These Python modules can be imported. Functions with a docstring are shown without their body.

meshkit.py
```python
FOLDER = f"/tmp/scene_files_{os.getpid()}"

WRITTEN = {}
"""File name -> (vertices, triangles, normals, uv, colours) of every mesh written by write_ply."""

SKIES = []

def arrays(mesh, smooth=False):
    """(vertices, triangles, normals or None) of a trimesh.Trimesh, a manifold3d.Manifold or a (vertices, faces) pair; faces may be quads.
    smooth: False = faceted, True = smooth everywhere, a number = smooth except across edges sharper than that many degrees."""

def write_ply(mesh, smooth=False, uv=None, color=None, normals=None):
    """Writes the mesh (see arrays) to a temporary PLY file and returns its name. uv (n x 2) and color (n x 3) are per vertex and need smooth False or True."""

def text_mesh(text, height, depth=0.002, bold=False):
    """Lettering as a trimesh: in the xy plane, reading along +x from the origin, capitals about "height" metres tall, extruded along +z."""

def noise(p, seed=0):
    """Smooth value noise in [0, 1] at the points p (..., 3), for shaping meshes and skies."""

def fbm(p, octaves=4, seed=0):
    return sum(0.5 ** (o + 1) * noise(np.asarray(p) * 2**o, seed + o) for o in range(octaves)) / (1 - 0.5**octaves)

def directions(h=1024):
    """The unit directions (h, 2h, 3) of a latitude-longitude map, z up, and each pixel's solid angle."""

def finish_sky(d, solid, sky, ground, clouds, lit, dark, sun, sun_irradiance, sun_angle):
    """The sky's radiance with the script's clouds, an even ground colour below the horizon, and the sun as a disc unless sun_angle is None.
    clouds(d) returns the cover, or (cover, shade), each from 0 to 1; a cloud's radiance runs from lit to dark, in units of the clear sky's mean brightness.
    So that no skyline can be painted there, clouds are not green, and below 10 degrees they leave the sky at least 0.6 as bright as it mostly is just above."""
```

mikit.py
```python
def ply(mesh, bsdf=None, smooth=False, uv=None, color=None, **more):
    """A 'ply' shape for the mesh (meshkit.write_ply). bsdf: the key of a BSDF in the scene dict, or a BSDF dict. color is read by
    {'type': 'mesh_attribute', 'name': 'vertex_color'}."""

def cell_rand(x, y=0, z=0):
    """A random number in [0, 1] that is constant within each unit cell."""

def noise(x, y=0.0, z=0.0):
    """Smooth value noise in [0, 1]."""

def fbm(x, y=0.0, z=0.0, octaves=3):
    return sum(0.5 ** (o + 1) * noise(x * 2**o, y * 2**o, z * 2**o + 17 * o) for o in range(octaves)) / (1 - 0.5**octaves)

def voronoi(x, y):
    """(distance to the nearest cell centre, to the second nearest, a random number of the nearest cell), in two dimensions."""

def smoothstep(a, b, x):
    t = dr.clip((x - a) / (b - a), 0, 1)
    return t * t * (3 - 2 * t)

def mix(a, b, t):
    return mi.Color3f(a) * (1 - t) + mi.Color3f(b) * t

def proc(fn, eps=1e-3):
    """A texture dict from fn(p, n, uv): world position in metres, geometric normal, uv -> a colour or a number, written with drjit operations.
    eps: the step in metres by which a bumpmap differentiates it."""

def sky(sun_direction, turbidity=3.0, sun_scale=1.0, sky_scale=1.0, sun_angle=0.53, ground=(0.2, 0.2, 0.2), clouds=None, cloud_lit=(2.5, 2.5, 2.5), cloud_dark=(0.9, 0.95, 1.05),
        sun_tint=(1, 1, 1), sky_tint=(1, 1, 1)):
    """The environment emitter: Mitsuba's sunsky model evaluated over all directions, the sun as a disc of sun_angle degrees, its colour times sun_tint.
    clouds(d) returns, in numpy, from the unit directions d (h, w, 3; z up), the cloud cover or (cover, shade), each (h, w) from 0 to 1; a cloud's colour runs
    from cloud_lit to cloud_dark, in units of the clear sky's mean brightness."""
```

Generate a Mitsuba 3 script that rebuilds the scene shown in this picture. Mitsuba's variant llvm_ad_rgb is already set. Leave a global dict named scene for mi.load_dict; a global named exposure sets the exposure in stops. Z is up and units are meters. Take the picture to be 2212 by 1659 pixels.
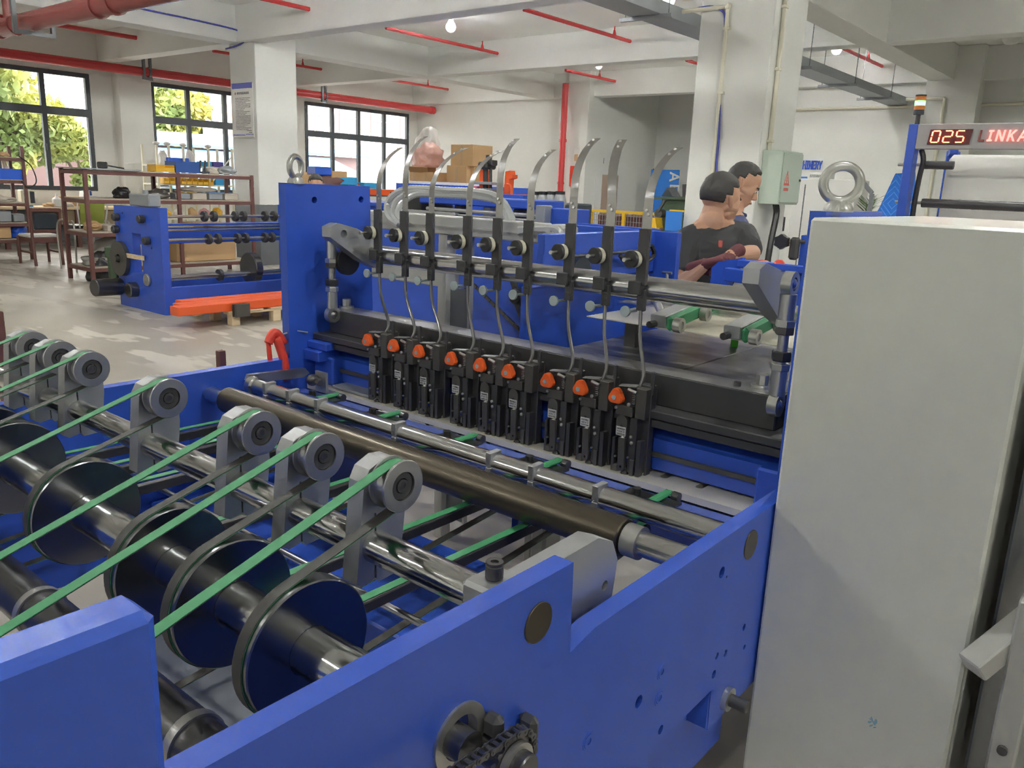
import math, random
import numpy as np, trimesh, drjit as dr, mitsuba as mi
import mikit, meshkit
from mikit import proc, noise, fbm, smoothstep, mix
from shapely.geometry import Polygon, Point
from shapely import affinity
import shapely
rng = random.Random(7)
T4 = mi.ScalarTransform4f
scene, labels = {}, {}

# ------------------------------------------------------------------ camera
# world: x = along the machine (downstream), y = across it towards the windows, z = up; metres
FPX, YAW, PITCH, ROLL, EYE = 1750.17, math.radians(39.0786), math.radians(-13.7814), math.radians(2.28467), 1.55
def cam_axes():
    fw = np.array([math.cos(PITCH)*math.cos(YAW), math.cos(PITCH)*math.sin(YAW), math.sin(PITCH)])
    r = np.array([math.sin(YAW), -math.cos(YAW), 0.0]); u = np.cross(r, fw)
    return math.cos(ROLL)*r + math.sin(ROLL)*u, -math.sin(ROLL)*r + math.cos(ROLL)*u, fw
CR, CU, CF = cam_axes()
CAM = np.array([0, 0, EYE])
scene['camera'] = {'type': 'perspective', 'fov': math.degrees(2*math.atan(1106/FPX)), 'fov_axis': 'x', 'near_clip': 0.05, 'far_clip': 300.0,
    'to_world': T4().look_at(origin=CAM.tolist(), target=(CAM+CF).tolist(), up=CU.tolist())}

# ------------------------------------------------------------------ daylight, lamps, exposure
exposure = 1.45
scene['sky'] = mikit.sky((0.35, 0.55, 0.76), turbidity=5.0, sun_scale=0.0, sky_scale=1.0, ground=(0.3, 0.3, 0.28),
    clouds=lambda d: (np.full(d.shape[:2], 0.97), meshkit.fbm(d*3.0, 3)*0.5), cloud_lit=(36.0, 35.0, 33.5), cloud_dark=(25.0, 24.6, 24.2))
BULB = 260.0
BULB_RGB = [BULB*1.0, BULB*1.0, BULB*0.93]

# ------------------------------------------------------------------ helpers
def at(u, v, x=None, y=None, z=None):
    """the surveyed point that stands at pixel (u, v) of the photograph on the plane x, y or z = const"""
    d = CR*(u-1106)/FPX - CU*(v-829.5)/FPX + CF
    t = x/d[0] if x is not None else y/d[1] if y is not None else (z-EYE)/d[2]
    return CAM + t*d
def unit(v): v = np.asarray(v, float); return v/np.linalg.norm(v)
def frame_of(d):
    d = unit(d); a = np.array([0, 0, 1.0]) if abs(d[2]) < 0.9 else np.array([1.0, 0, 0])
    s = unit(np.cross(a, d)); return s, np.cross(d, s), d
def rot(ax, deg): return trimesh.transformations.rotation_matrix(math.radians(deg), ax)
class M:
    """a mesh that is put together from solids"""
    def __init__(s): s.l = []
    def add(s, v, f=None): s.l.append(v if f is None else trimesh.Trimesh(v, f, process=False)); return s
    def box(s, x0, x1, y0, y1, z0, z1, b=0.0, tf=None):
        c = np.array([(x0+x1)/2, (y0+y1)/2, (z0+z1)/2]); h = np.abs(np.array([x1-x0, y1-y0, z1-z0])/2); b = min(b, h.min()*0.8)
        if b <= 0: m = trimesh.creation.box(extents=2*h)
        else:
            g = np.array([[i, j, k] for i in (-1, 1) for j in (-1, 1) for k in (-1, 1)], float)
            m = trimesh.convex.convex_hull(np.vstack([g*(h-b*np.array(e)) for e in ((0, 1, 1), (1, 0, 1), (1, 1, 0))]))
        m.apply_translation(c)
        if tf is not None: m.apply_transform(tf)
        return s.add(m)
    def bx(s, c, size, b=0.0, r=None):
        m = M().box(-size[0]/2, size[0]/2, -size[1]/2, size[1]/2, -size[2]/2, size[2]/2, b).l[0]
        if r is not None:
            t = np.eye(4); t[:3, :3] = np.asarray(r)[:3, :3]; m.apply_transform(t)
        m.apply_translation(c); return s.add(m)
    def bar(s, p, q, w, h, b=0.0, up=(0, 0, 1), ext=0.0):
        p, q = np.asarray(p, float), np.asarray(q, float); d = unit(q-p); L = np.linalg.norm(q-p)+2*ext
        sd = np.cross(up, d); sd = unit(sd) if np.linalg.norm(sd) > 1e-6 else np.array([1.0, 0, 0]); u2 = np.cross(d, sd)
        return s.bx((p+q)/2, (L, w, h), b, np.column_stack([d, sd, u2]))
    def lathe(s, prof, p0, axis, n=24):
        a, b, d = frame_of(axis); pr = np.asarray(prof, float); an = np.linspace(0, 2*math.pi, n, endpoint=False)
        ring = np.cos(an)[:, None]*a+np.sin(an)[:, None]*b
        v = np.vstack([p0+d*t+ring*max(r, 1e-5) for r, t in pr]); k = len(pr)
        f = []
        for i in range(k-1):
            for j in range(n):
                q = (i*n+j, i*n+(j+1) % n, (i+1)*n+(j+1) % n, (i+1)*n+j); f += [(q[0], q[1], q[2]), (q[0], q[2], q[3])]
        return s.add(v, np.array(f))
    def cyl(s, p, q, r, r2=None, n=20, c=0.0):
        p, q = np.asarray(p, float), np.asarray(q, float); L = np.linalg.norm(q-p); r2 = r if r2 is None else r2
        pr = [(0, 0), (r, 0), (r2, L), (0, L)] if c <= 0 else [(0, 0), (r-c, 0), (r, c), (r2, L-c), (r2-c, L), (0, L)]
        return s.lathe(pr, p, q-p, n)
    def ring(s, p, axis, ro, ri, w, n=28):
        return s.lathe([(ri, 0), (ro, 0), (ro, w), (ri, w), (ri, 0)], np.asarray(p, float), axis, n)
    def hexn(s, p, axis, r, h):
        return s.lathe([(0, 0), (r*.92, 0), (r, h*.12), (r, h*.88), (r*.92, h), (0, h)], np.asarray(p, float), axis, 6)
    def tube(s, pts, r, n=8, close=False):
        p = np.asarray(pts, float); k = len(p); rr = np.broadcast_to(r, (k,))
        t = np.gradient(p, axis=0) if not close else np.roll(p, -1, 0)-np.roll(p, 1, 0)
        t /= np.linalg.norm(t, axis=1, keepdims=True)+1e-12
        a = frame_of(t[0])[0]; v = []; an = np.linspace(0, 2*math.pi, n, endpoint=False)
        for i in range(k):
            a = a-t[i]*(a@t[i]); a = a/np.linalg.norm(a); b = np.cross(t[i], a)
            v.append(p[i]+rr[i]*(np.cos(an)[:, None]*a+np.sin(an)[:, None]*b))
        f = []
        for i in range(k if close else k-1):
            for j in range(n):
                i2 = (i+1) % k; q = (i*n+j, i*n+(j+1) % n, i2*n+(j+1) % n, i2*n+j); f += [(q[0], q[1], q[2]), (q[0], q[2], q[3])]
        v = np.vstack(v)
        if not close:
            v = np.vstack([v, p[0], p[-1]]); m = len(v)
            for j in range(n): f += [(m-2, (j+1) % n, j), (m-1, (k-1)*n+j, (k-1)*n+(j+1) % n)]
        return s.add(v, np.array(f))
    def prism(s, poly, plane, a, b, tf=None):
        """poly in (x,z) for plane 'y', (y,z) for 'x', (x,y) for 'z', extruded from a to b along that axis"""
        g = poly if hasattr(poly, 'geom_type') else Polygon(poly)
        for q in getattr(g, 'geoms', [g]):
            m = trimesh.creation.extrude_polygon(q, abs(b-a), engine='earcut'); v = np.array(m.vertices); f = np.array(m.faces)
            lo = min(a, b)
            if plane == 'z': w = np.column_stack([v[:, 0], v[:, 1], v[:, 2]+lo])
            elif plane == 'y': w = np.column_stack([v[:, 0], v[:, 2]+lo, v[:, 1]]); f = f[:, ::-1]
            else: w = np.column_stack([v[:, 2]+lo, v[:, 0], v[:, 1]])
            m = trimesh.Trimesh(w, f, process=False)
            if tf is not None: m.apply_transform(tf)
            s.add(m)
        return s
    def sph(s, c, r, n=2, sc=(1, 1, 1)):
        m = trimesh.creation.icosphere(subdivisions=n, radius=1.0); m.apply_scale(np.asarray(sc, float)*r); m.apply_translation(c); return s.add(m)
    def strip(s, pts, w, th, side):
        """a flat band of width w along side, thickness th, swept along pts"""
        p = np.asarray(pts, float); t = np.gradient(p, axis=0); t /= np.linalg.norm(t, axis=1, keepdims=True)
        sd = np.asarray(side, float); sd = np.broadcast_to(sd, p.shape)
        nn = np.cross(t, sd); nn /= np.linalg.norm(nn, axis=1, keepdims=True)
        v = np.stack([p-sd*w/2-nn*th/2, p+sd*w/2-nn*th/2, p+sd*w/2+nn*th/2, p-sd*w/2+nn*th/2], 1).reshape(-1, 3); k = len(p); f = []
        for i in range(k-1):
            for j in range(4):
                q = (i*4+j, i*4+(j+1) % 4, i*4+4+(j+1) % 4, i*4+4+j); f += [(q[0], q[2], q[1]), (q[0], q[3], q[2])]
        e = (k-1)*4; f += [(0, 1, 2), (0, 2, 3), (e, e+2, e+1), (e, e+3, e+2)]
        return s.add(v, np.array(f))
    def mesh(s):
        return trimesh.util.concatenate(s.l) if len(s.l) > 1 else s.l[0]
    def tf(s, t):
        for m in s.l: m.apply_transform(t)
        return s
def shp(pts): return Polygon(pts)
def disc(x, y, r, n=24): return Point(x, y).buffer(r, quad_segs=n//4)
def rrect(x0, x1, y0, y1, r): return shapely.box(x0+r, y0+r, x1-r, y1-r).buffer(r, quad_segs=4)
used = {}
def uniq(base):
    n = used.get(base, -1)+1; used[base] = n
    return base if n == 0 else f'{base}_{n:03d}'
def thing(base, label, cat, group=None):
    k = uniq(base); labels[k] = {'label': label, 'category': cat}
    if group: labels[k]['group'] = group
    return k
def part(par, base, m, mat, smooth=35, label=None, kind=None, **kw):
    k = uniq(f'{par}__{base}'); scene[k] = mikit.ply(m.mesh() if isinstance(m, M) else m, 'bsdf_'+mat, smooth, **kw)
    if label or kind: labels[k] = {}
    if label: labels[k]['label'] = label
    if kind: labels[k]['kind'] = kind
    return k
def solo(base, m, mat, label, cat, group=None, smooth=35, kind=None, **kw):
    k = thing(base, label, cat, group); scene[k] = mikit.ply(m.mesh() if isinstance(m, M) else m, 'bsdf_'+mat, smooth, **kw)
    if kind: labels[k]['kind'] = kind
    return k
def struct(key, m, mat, label=None, smooth=False, **kw):
    scene[key] = mikit.ply(m.mesh() if isinstance(m, M) else m, 'bsdf_'+mat, smooth, **kw); labels[key] = {'kind': 'structure'}
    if label: labels[key]['label'] = label
    return key
def dup(src, label, tf, group=None):
    """a copy of a thing with its parts, moved by the transform"""
    base = src; k = uniq(base); s = labels[src]; labels[k] = {**s, 'label': label}
    for q in [q for q in scene if q == src or q.startswith(src+'__')]:
        d = dict(scene[q]); d['to_world'] = tf if 'to_world' not in d else tf @ d['to_world']; scene[k+q[len(src):]] = d
        if q != src and q in labels: labels[k+q[len(src):]] = dict(labels[q])
    return k
def shift(x, y, z): return T4().translate([float(x), float(y), float(z)])
def bez(p, n=12):
    """Catmull-Rom curve through the points"""
    p = [np.asarray(q, float) for q in p]; p = [2*p[0]-p[1]]+p+[2*p[-1]-p[-2]]; o = []
    for i in range(1, len(p)-2):
        for t in np.linspace(0, 1, n, endpoint=False):
            o.append(0.5*((2*p[i])+(-p[i-1]+p[i+1])*t+(2*p[i-1]-5*p[i]+4*p[i+1]-p[i+2])*t*t+(-p[i-1]+3*p[i]-3*p[i+1]+p[i+2])*t**3))
    return np.array(o+[p[-2]])

# ------------------------------------------------------------------ materials
def srgb(r, g, b): return [((c/255)/12.92 if c <= 10 else ((c/255+0.055)/1.055)**2.4) for c in (r, g, b)]
def rgb(*c): return {'type': 'rgb', 'value': [float(x) for x in c]}
def pri(col, rough=0.5, metal=0.0, **kw):
    return {'type': 'twosided', 'b': {'type': 'principled', 'base_color': col if isinstance(col, dict) else rgb(*col), 'roughness': rough, 'metallic': metal, **kw}}
def mat(key, *a, **kw): scene['bsdf_'+key] = pri(*a, **kw); return key
def wall_fn(p, n, uv):
    s = fbm(p.x*1.3+p.y*0.7, p.y*1.1, p.z*1.4, 3); return mi.Color3f(0.62, 0.625, 0.60)*(0.95+0.08*s)
def floor_fn(p, n, uv):
    a = fbm(p.x*0.7, p.y*0.7, 0.0, 4); b = fbm(p.x*6.0, p.y*2.2, 3.0, 3); c = noise(p.x*1.1+9.0, p.y*1.1, 1.0)
    k = smoothstep(0.52, 0.62, b)*smoothstep(0.35, 0.6, c)
    return mix(mi.Color3f(0.30, 0.275, 0.24)*(0.75+0.5*a), mi.Color3f(0.52, 0.485, 0.43), k*0.55)
def floor_rough(p, n, uv):
    return 0.28+0.3*fbm(p.x*4.0, p.y*2.0, 1.0, 3)
def blue_fn(p, n, uv):
    s = fbm(p.x*9.0, p.y*9.0, p.z*9.0, 3); return mi.Color3f(0.022, 0.068, 0.395)*(0.93+0.14*s)
def orange_peel(p, n, uv):
    return 0.00035*noise(p.x*260.0, p.y*260.0, p.z*260.0)
def steel_fn(p, n, uv):
    s = fbm(p.x*14.0, p.y*5.0, p.z*14.0, 3); return mi.Color3f(0.47, 0.465, 0.455)*(0.78+0.3*s)
def table_fn(p, n, uv):
    s = fbm(p.x*9.0, p.y*4.0, 2.0, 4); return mix(mi.Color3f(0.07, 0.072, 0.08), mi.Color3f(0.36, 0.35, 0.33), smoothstep(0.35, 0.75, s))
def wood_fn(p, n, uv):
    s = fbm(p.x*3.0, p.y*24.0, p.z*30.0, 3); return mix(mi.Color3f(0.52, 0.40, 0.25), mi.Color3f(0.70, 0.57, 0.39), s)
mat('wall_paint', proc(wall_fn), 0.7)
mat('floor_paint', proc(floor_fn), proc(floor_rough))
scene['bsdf_blue_paint'] = {'type': 'twosided', 'b': {'type': 'bumpmap', 'arbitrary': proc(orange_peel, 1e-3), 'scale': 1.0,
    'bsdf': {'type': 'principled', 'base_color': proc(blue_fn), 'roughness': 0.33, 'specular': 0.5}}}
mat('chrome', (0.60, 0.60, 0.60), 0.13, 1.0)
mat('brushed', (0.50, 0.50, 0.50), 0.32, 1.0)
mat('alu', (0.46, 0.47, 0.48), 0.42, 0.85)
mat('zinc', (0.55, 0.55, 0.52), 0.3, 0.95)
mat('black_metal', (0.025, 0.025, 0.027), 0.42)
mat('gun_metal', (0.075, 0.072, 0.066), 0.4, 0.55)
mat('dark_steel', (0.10, 0.10, 0.105), 0.26, 0.9)
mat('bronze_roller', (0.080, 0.068, 0.052), 0.3, 0.85)
mat('table_steel', proc(table_fn), 0.3, 0.55)
mat('worn_steel', proc(steel_fn), 0.36, 0.9)
mat('green_belt', (0.030, 0.185, 0.078), 0.6)
mat('black_belt', (0.020, 0.019, 0.018), 0.55)
mat('orange_plastic', (0.80, 0.125, 0.022), 0.3)
mat('cream', (0.58, 0.56, 0.44), 0.5)
mat('grey_paint', (0.62, 0.63, 0.59), 0.22)
mat('grey_alu', (0.33, 0.33, 0.315), 0.45, 0.2)
mat('white_plastic', (0.62, 0.62, 0.60), 0.45)
mat('red_paint', (0.42, 0.030, 0.032), 0.32)
mat('brown_red', (0.17, 0.040, 0.036), 0.35)
mat('frame_grey', (0.045, 0.055, 0.065), 0.45)
mat('steel_grey', (0.12, 0.13, 0.14), 0.45, 0.3)
mat('galv', (0.27, 0.29, 0.31), 0.45, 0.45)
mat('rack_brown', (0.095, 0.036, 0.030), 0.5)
mat('cardboard', (0.45, 0.29, 0.15), 0.8)
mat('pale_wood', proc(wood_fn), 0.65)
mat('blue_cable', (0.03, 0.035, 0.22), 0.45)
mat('paper', (0.66, 0.655, 0.63), 0.6)
mat('yellow_paint', (0.62, 0.38, 0.02), 0.45)
mat('bin_yellow', (0.58, 0.33, 0.02), 0.45)
mat('bin_blue', (0.012, 0.08, 0.50), 0.4)
mat('bin_cyan', (0.02, 0.26, 0.55), 0.4)
mat('machine_green', (0.035, 0.060, 0.030), 0.5)
mat('dark_navy', (0.014, 0.02, 0.028), 0.5)
mat('banner_blue', (0.02, 0.15, 0.52), 0.5)
mat('black_plastic', (0.012, 0.012, 0.013), 0.35)
mat('box_green', (0.36, 0.42, 0.36), 0.4)
mat('cream_pvc', (0.60, 0.575, 0.47), 0.4)
mat('rag', (0.42, 0.38, 0.33), 0.8)
mat('red_hot', (0.62, 0.05, 0.03), 0.4)
scene['bsdf_glass'] = {'type': 'thindielectric'}

# ================================================================== THE ROOM
XB, YW, ZC, ZB = 17.3, 18.0, 4.27, 3.7          # back wall, window wall, ceiling, underside of the beams
X0, Y0 = -5.2, -7.0
struct('floor', M().box(X0-.2, XB+4.5, Y0-.2, YW+.2, -.12, 0), 'floor_paint')
struct('ceiling', M().box(X0-.2, XB+4.5, Y0-.2, YW+.2, ZC, ZC+.15), 'wall_paint')
for x in (-0.7, 3.75, 8.21, 12.7, 17.1): part('ceiling', 'beam', M().box(x, x+.32, Y0, YW, ZB, ZC, .008), 'wall_paint', False)
for y in (3.79, 12.91): part('ceiling', 'beam', M().box(X0, XB, y, y+.42, ZB-.004, ZC, .008), 'wall_paint', False)
for y in (-5.2,): part('ceiling', 'beam', M().box(X0, XB, y, y+.42, ZB-.004, ZC, .008), 'wall_paint', False)
# window wall with its three openings
wins = [(4.2, 8.0, 1.09, 3.42), (9.28, 12.55, 1.09, 3.42), (13.33, 16.95, 1.09, 3.42)]
wl = shapely.box(X0, 0, XB+.2, ZC)
for a, b, c, d in wins: wl = wl.difference(shapely.box(a, c, b, d))
struct('wall_left', M().prism(wl, 'y', YW, YW+.28), 'wall_paint', 'white painted wall with the three big windows')
part('wall_left', 'pier', M().box(8.47, 9.17, 17.72, YW+.01, 0, ZC), 'wall_paint', False)
part('wall_left', 'pier', M().box(12.62, 13.2, 17.85, YW+.01, 0, ZC), 'wall_paint', False)
mat('window_bar', (0.028, 0.036, 0.045), 0.4)
for i, (a, b, c, d) in enumerate(wins):
    k = f'window_{i+1}'; w = b-a; fr = M(); y0, y1 = YW-.02, YW+.06; t = .085
    fr.box(a, a+t, y0, y1, c, d).box(b-t, b, y0, y1, c, d).box(a, b, y0, y1, c, c+t).box(a, b, y0, y1, d-t, d)
    labels[k] = {'kind': 'structure', 'label': ['large window looking onto leafy trees at the far left', 'window behind the white bin shelf, beside the square pillar', 'window next to the corner, facing a pale building'][i]}
    part(k, 'frame', fr, 'window_bar', False)
    part(k, 'transom', M().box(a+t, b-t, y0-.005, y1, 2.57, 2.72), 'window_bar', False)
    xs = {0: [5.22, 6.16, 7.08], 1: [10.15, 11.07, 11.9], 2: [14.21, 15.1, 16.02]}[i]
    for j, x in enumerate(xs): part(k, 'mullion', M().box(x-.045, x+.045, y0-.003, y1, c+t, d-t), 'window_bar', False)
    e = [a+t]+xs+[b-t]
    for j in range(4):
        for z0, z1 in ((c+t, 2.57), (2.72, d-t)):
            part(k, 'pane', M().box(e[j]+.04, e[j+1]-.04, YW+.018, YW+.0185, z0, z1), 'glass', False)
    for x in xs[::2]: part(k, 'latch', M().box(x-.06, x-.02, y0-.04, y0, 1.85, 2.0, .01), 'window_bar', False)
# back wall, with the recess behind the far pillar
bw = shapely.box(12.3, 0, YW, ZC).union(shapely.box(Y0, 0, 8.2, ZC))
struct('wall_back', M().prism(bw, 'x', XB, XB+.2), 'wall_paint', 'white painted back wall')
struct('wall_alcove_left', M().box(XB, XB+3.2, 11.75, 11.95, 0, ZC), 'wall_paint')
struct('wall_alcove_back', M().box(XB+3.0, XB+3.2, 7.9, 11.95, 0, ZC), 'wall_paint')
struct('wall_alcove_right', M().box(XB, XB+3.2, 7.9, 8.2, 0, ZC), 'wall_paint')
struct('wall_right', M().box(X0, XB, Y0-.2, Y0, 0, ZC), 'wall_paint')
struct('wall_front', M().box(X0-.2, X0, Y0, YW, 0, ZC), 'wall_paint')
struct('baseboard_back', M().box(XB-.015, XB, 12.3, YW, 0, .1), 'steel_grey')
def pillar(label, x0, x1, y0, y1):
    k = uniq('pillar'); labels[k] = {'kind': 'structure', 'label': label}
    scene[k] = mikit.ply(M().box(x0, x1, y0, y1, 0, ZC, .01).mesh(), 'bsdf_wall_paint', False); return k
P1 = pillar('square white pillar that carries the notice board', 8.31, 9.14, 12.55, 13.3)
P2 = pillar('square white pillar that carries the grey-green electric cabinet', 8.31, 9.16, 3.58, 4.39)
P3 = pillar('white pillar behind the red riser pipe', 16.9, 17.7, 11.7, 12.32)
P4 = pillar('white pillar behind the signal tower', 16.9, 17.7, 3.35, 4.24)
part(P1, 'dark_skirting', M().box(8.30, 9.15, 12.54, 13.31, 0, 1.05), 'steel_grey', False)
# fire pipes along the window wall and across the ceiling
fp = thing('fire_pipe', 'thick red fire main running along the window wall above the windows', 'pipe')
part(fp, 'pipe_run', M().cyl((-4, 17.3, 3.53), (17.25, 17.3, 3.53), .088, n=24), 'red_paint')
part(fp, 'end_cap', M().cyl((17.13, 17.3, 3.53), (17.26, 17.3, 3.53), .105, n=24), 'red_paint')
for x in (8.88, 14.0 - .6):
    h = M().bar((x-.1, 17.22, 3.38), (x-.1, 17.22, ZC), .05, .05).bar((x+.12, 17.38, 3.38), (x+.12, 17.38, ZC), .05, .05).bar((x-.12, 17.22, 3.4), (x+.14, 17.38, 3.4), .06, .05)
    h.ring((x+.02, 17.3, 3.53), (1, 0, 0), .1, .087, .05); part(fp, 'hanger', h, 'steel_grey')
bp = thing('drain_pipe', 'thick dark red pipe crossing the ceiling at the upper left corner', 'pipe')
part(bp, 'pipe_run', M().cyl((4.52, -3, 3.3), (4.52, 17.2, 3.3), .115, n=28), 'brown_red')
for y in (9.35, 9.75, 12.05, 12.6):
    part(bp, 'coupling', M().ring((4.52, y, 3.3), (0, 1, 0), .135, .11, .05), 'brown_red')
part(bp, 'riser_stub', M().cyl((4.52, 12.35, 3.3), (4.52, 12.35, ZC), .05), 'brown_red')
part(bp, 'hanger', M().bar((4.3, 11.55, 3.13), (4.3, 11.55, ZC), .05, .05).bar((4.28, 11.55, 3.15), (4.76, 11.55, 3.15), .05, .05).bar((4.74, 11.55, 3.13), (4.74, 11.55, 3.36), .05, .05), 'steel_grey')
rp = thing('riser_pipe', 'red vertical fire riser standing against the far pillar', 'pipe')
part(rp, 'pipe_run', M().cyl((16.72, 12.28, 0), (16.72, 12.28, 3.98), .075, n=24), 'red_paint')
part(rp, 'collar', M().ring((16.72, 12.28, 2.62), (0, 0, 1), .095, .07, .07), 'red_paint')
part(rp, 'collar', M().ring((16.72, 12.28, 1.62), (0, 0, 1), .09, .07, .05), 'red_paint')
def sprinkler(u0, v0, u1, v1, z, label, heads=(), r=.022):
    a = at(u0, v0, z=z); b = at(u1, v1, z=z); y = (a[1]+b[1])/2; k = thing('sprinkler_pipe', label, 'pipe')
    part(k, 'pipe_run', M().cyl((a[0], y, z), (b[0], y, z), r, n=10), 'red_paint')
    for s in heads:
        x = a[0]+(b[0]-a[0])*s; part(k, 'sprinkler_head', M().cyl((x, y, z), (x, y, z+.1), r*1.3, r*.5, n=8).cyl((x, y, z+.1), (x, y, z+.16), .012, n=6), 'red_paint')
sprinkler(560, -4, 672, 20, 4.02, 'thin red sprinkler pipe at the top of the photo, left of the long beam', r=.032)
sprinkler(838, 60, 1077, 117, 4.02, 'thin red sprinkler pipe lit from behind by the bulb', (.82,), r=.03)
sprinkler(1134, 20, 1361, 90, 4.02, 'thin red sprinkler pipe right of the bulb', (.82,), r=.03)
sprinkler(1217, 152, 1344, 178, 4.02, 'thin red sprinkler pipe that leaves the top of the riser', (.6,), r=.032)
sprinkler(100, 50, 302, 83, 4.02, 'thin red sprinkler pipe at the left, passing behind the dark red pipe', r=.04)
sprinkler(-40, 30, 62, 46, 4.02, 'thin red sprinkler pipe at the upper left corner of the photo', r=.04)
sprinkler(460, 110, 496, 116, 4.02, 'short bit of red pipe at the left edge of the notice pillar', r=.03)
sprinkler(640, 140, 702, 152, 4.02, 'thin red sprinkler pipe right of the notice pillar above the fire main', (.25,), r=.03)
sprinkler(780, 164, 974, 193, 4.02, 'thin red sprinkler pipe above the window by the corner', (.74,), r=.03)
sprinkler(1484, 130, 1508, 138, 4.02, 'short bit of red pipe at the left edge of the cabinet pillar', r=.03)
sprinkler(1820, 103, 1910, 146, 4.02, 'thin red sprinkler pipe behind the cable tray rods', (.58,), r=.03)
# bulbs
scene['bsdf_bulb_glow'] = {'type': 'diffuse', 'reflectance': rgb(.8, .8, .8)}
def bulb(x, y, label, r=.085, drop=.21):
    k = thing('bulb', label, 'lamp', 'ceiling bulbs'); z = ZC-drop
    part(k, 'globe', M().lathe([(0, -r), (r*.55, -r*.83), (r*.88, -r*.45), (r, 0), (r*.9, r*.4), (r*.55, r*.95), (r*.42, r*1.25), (0, r*1.25)], np.array([x, y, z]), (0, 0, 1), 20), 'bulb_glow', True, emitter={'type': 'area', 'radiance': rgb(*BULB_RGB)})
    part(k, 'holder', M().cyl((x, y, z+r*1.25), (x, y, ZC), .04, n=14), 'white_plastic')
bulb(10.45, 10.1, 'big bare white bulb on the ceiling behind the long beam')
bulb(10.45, 6.02, 'bare white bulb at the top edge of the photo beside the cable tray')
bulb(15.1, 10.25, 'small far bulb above the riser pipe branch', .07)
bulb(15.2, 5.35, 'bulb hidden behind the cable tray that lights the back wall')
bulb(14.9, 14.6, 'added unseen bulb brightening the back wall, above the cartons behind a beam')  # extra lamp added to lift the dark back wall, hidden by a beam
for x, y in ((6.0, 10.1), (6.0, 6.0), (6.0, 1.2), (1.6, 10.1), (1.6, 5.0), (1.6, .4), (-2.7, 5.0), (-2.7, -.6), (10.45, 0.2), (1.6, -4.0), (6, -4.0)):
    bulb(x, y, 'bare white ceiling bulb outside the photo above the machines')
ob = thing('round_ceiling_lamp', 'unlit round white ceiling lamp at the upper right corner', 'lamp')
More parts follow.
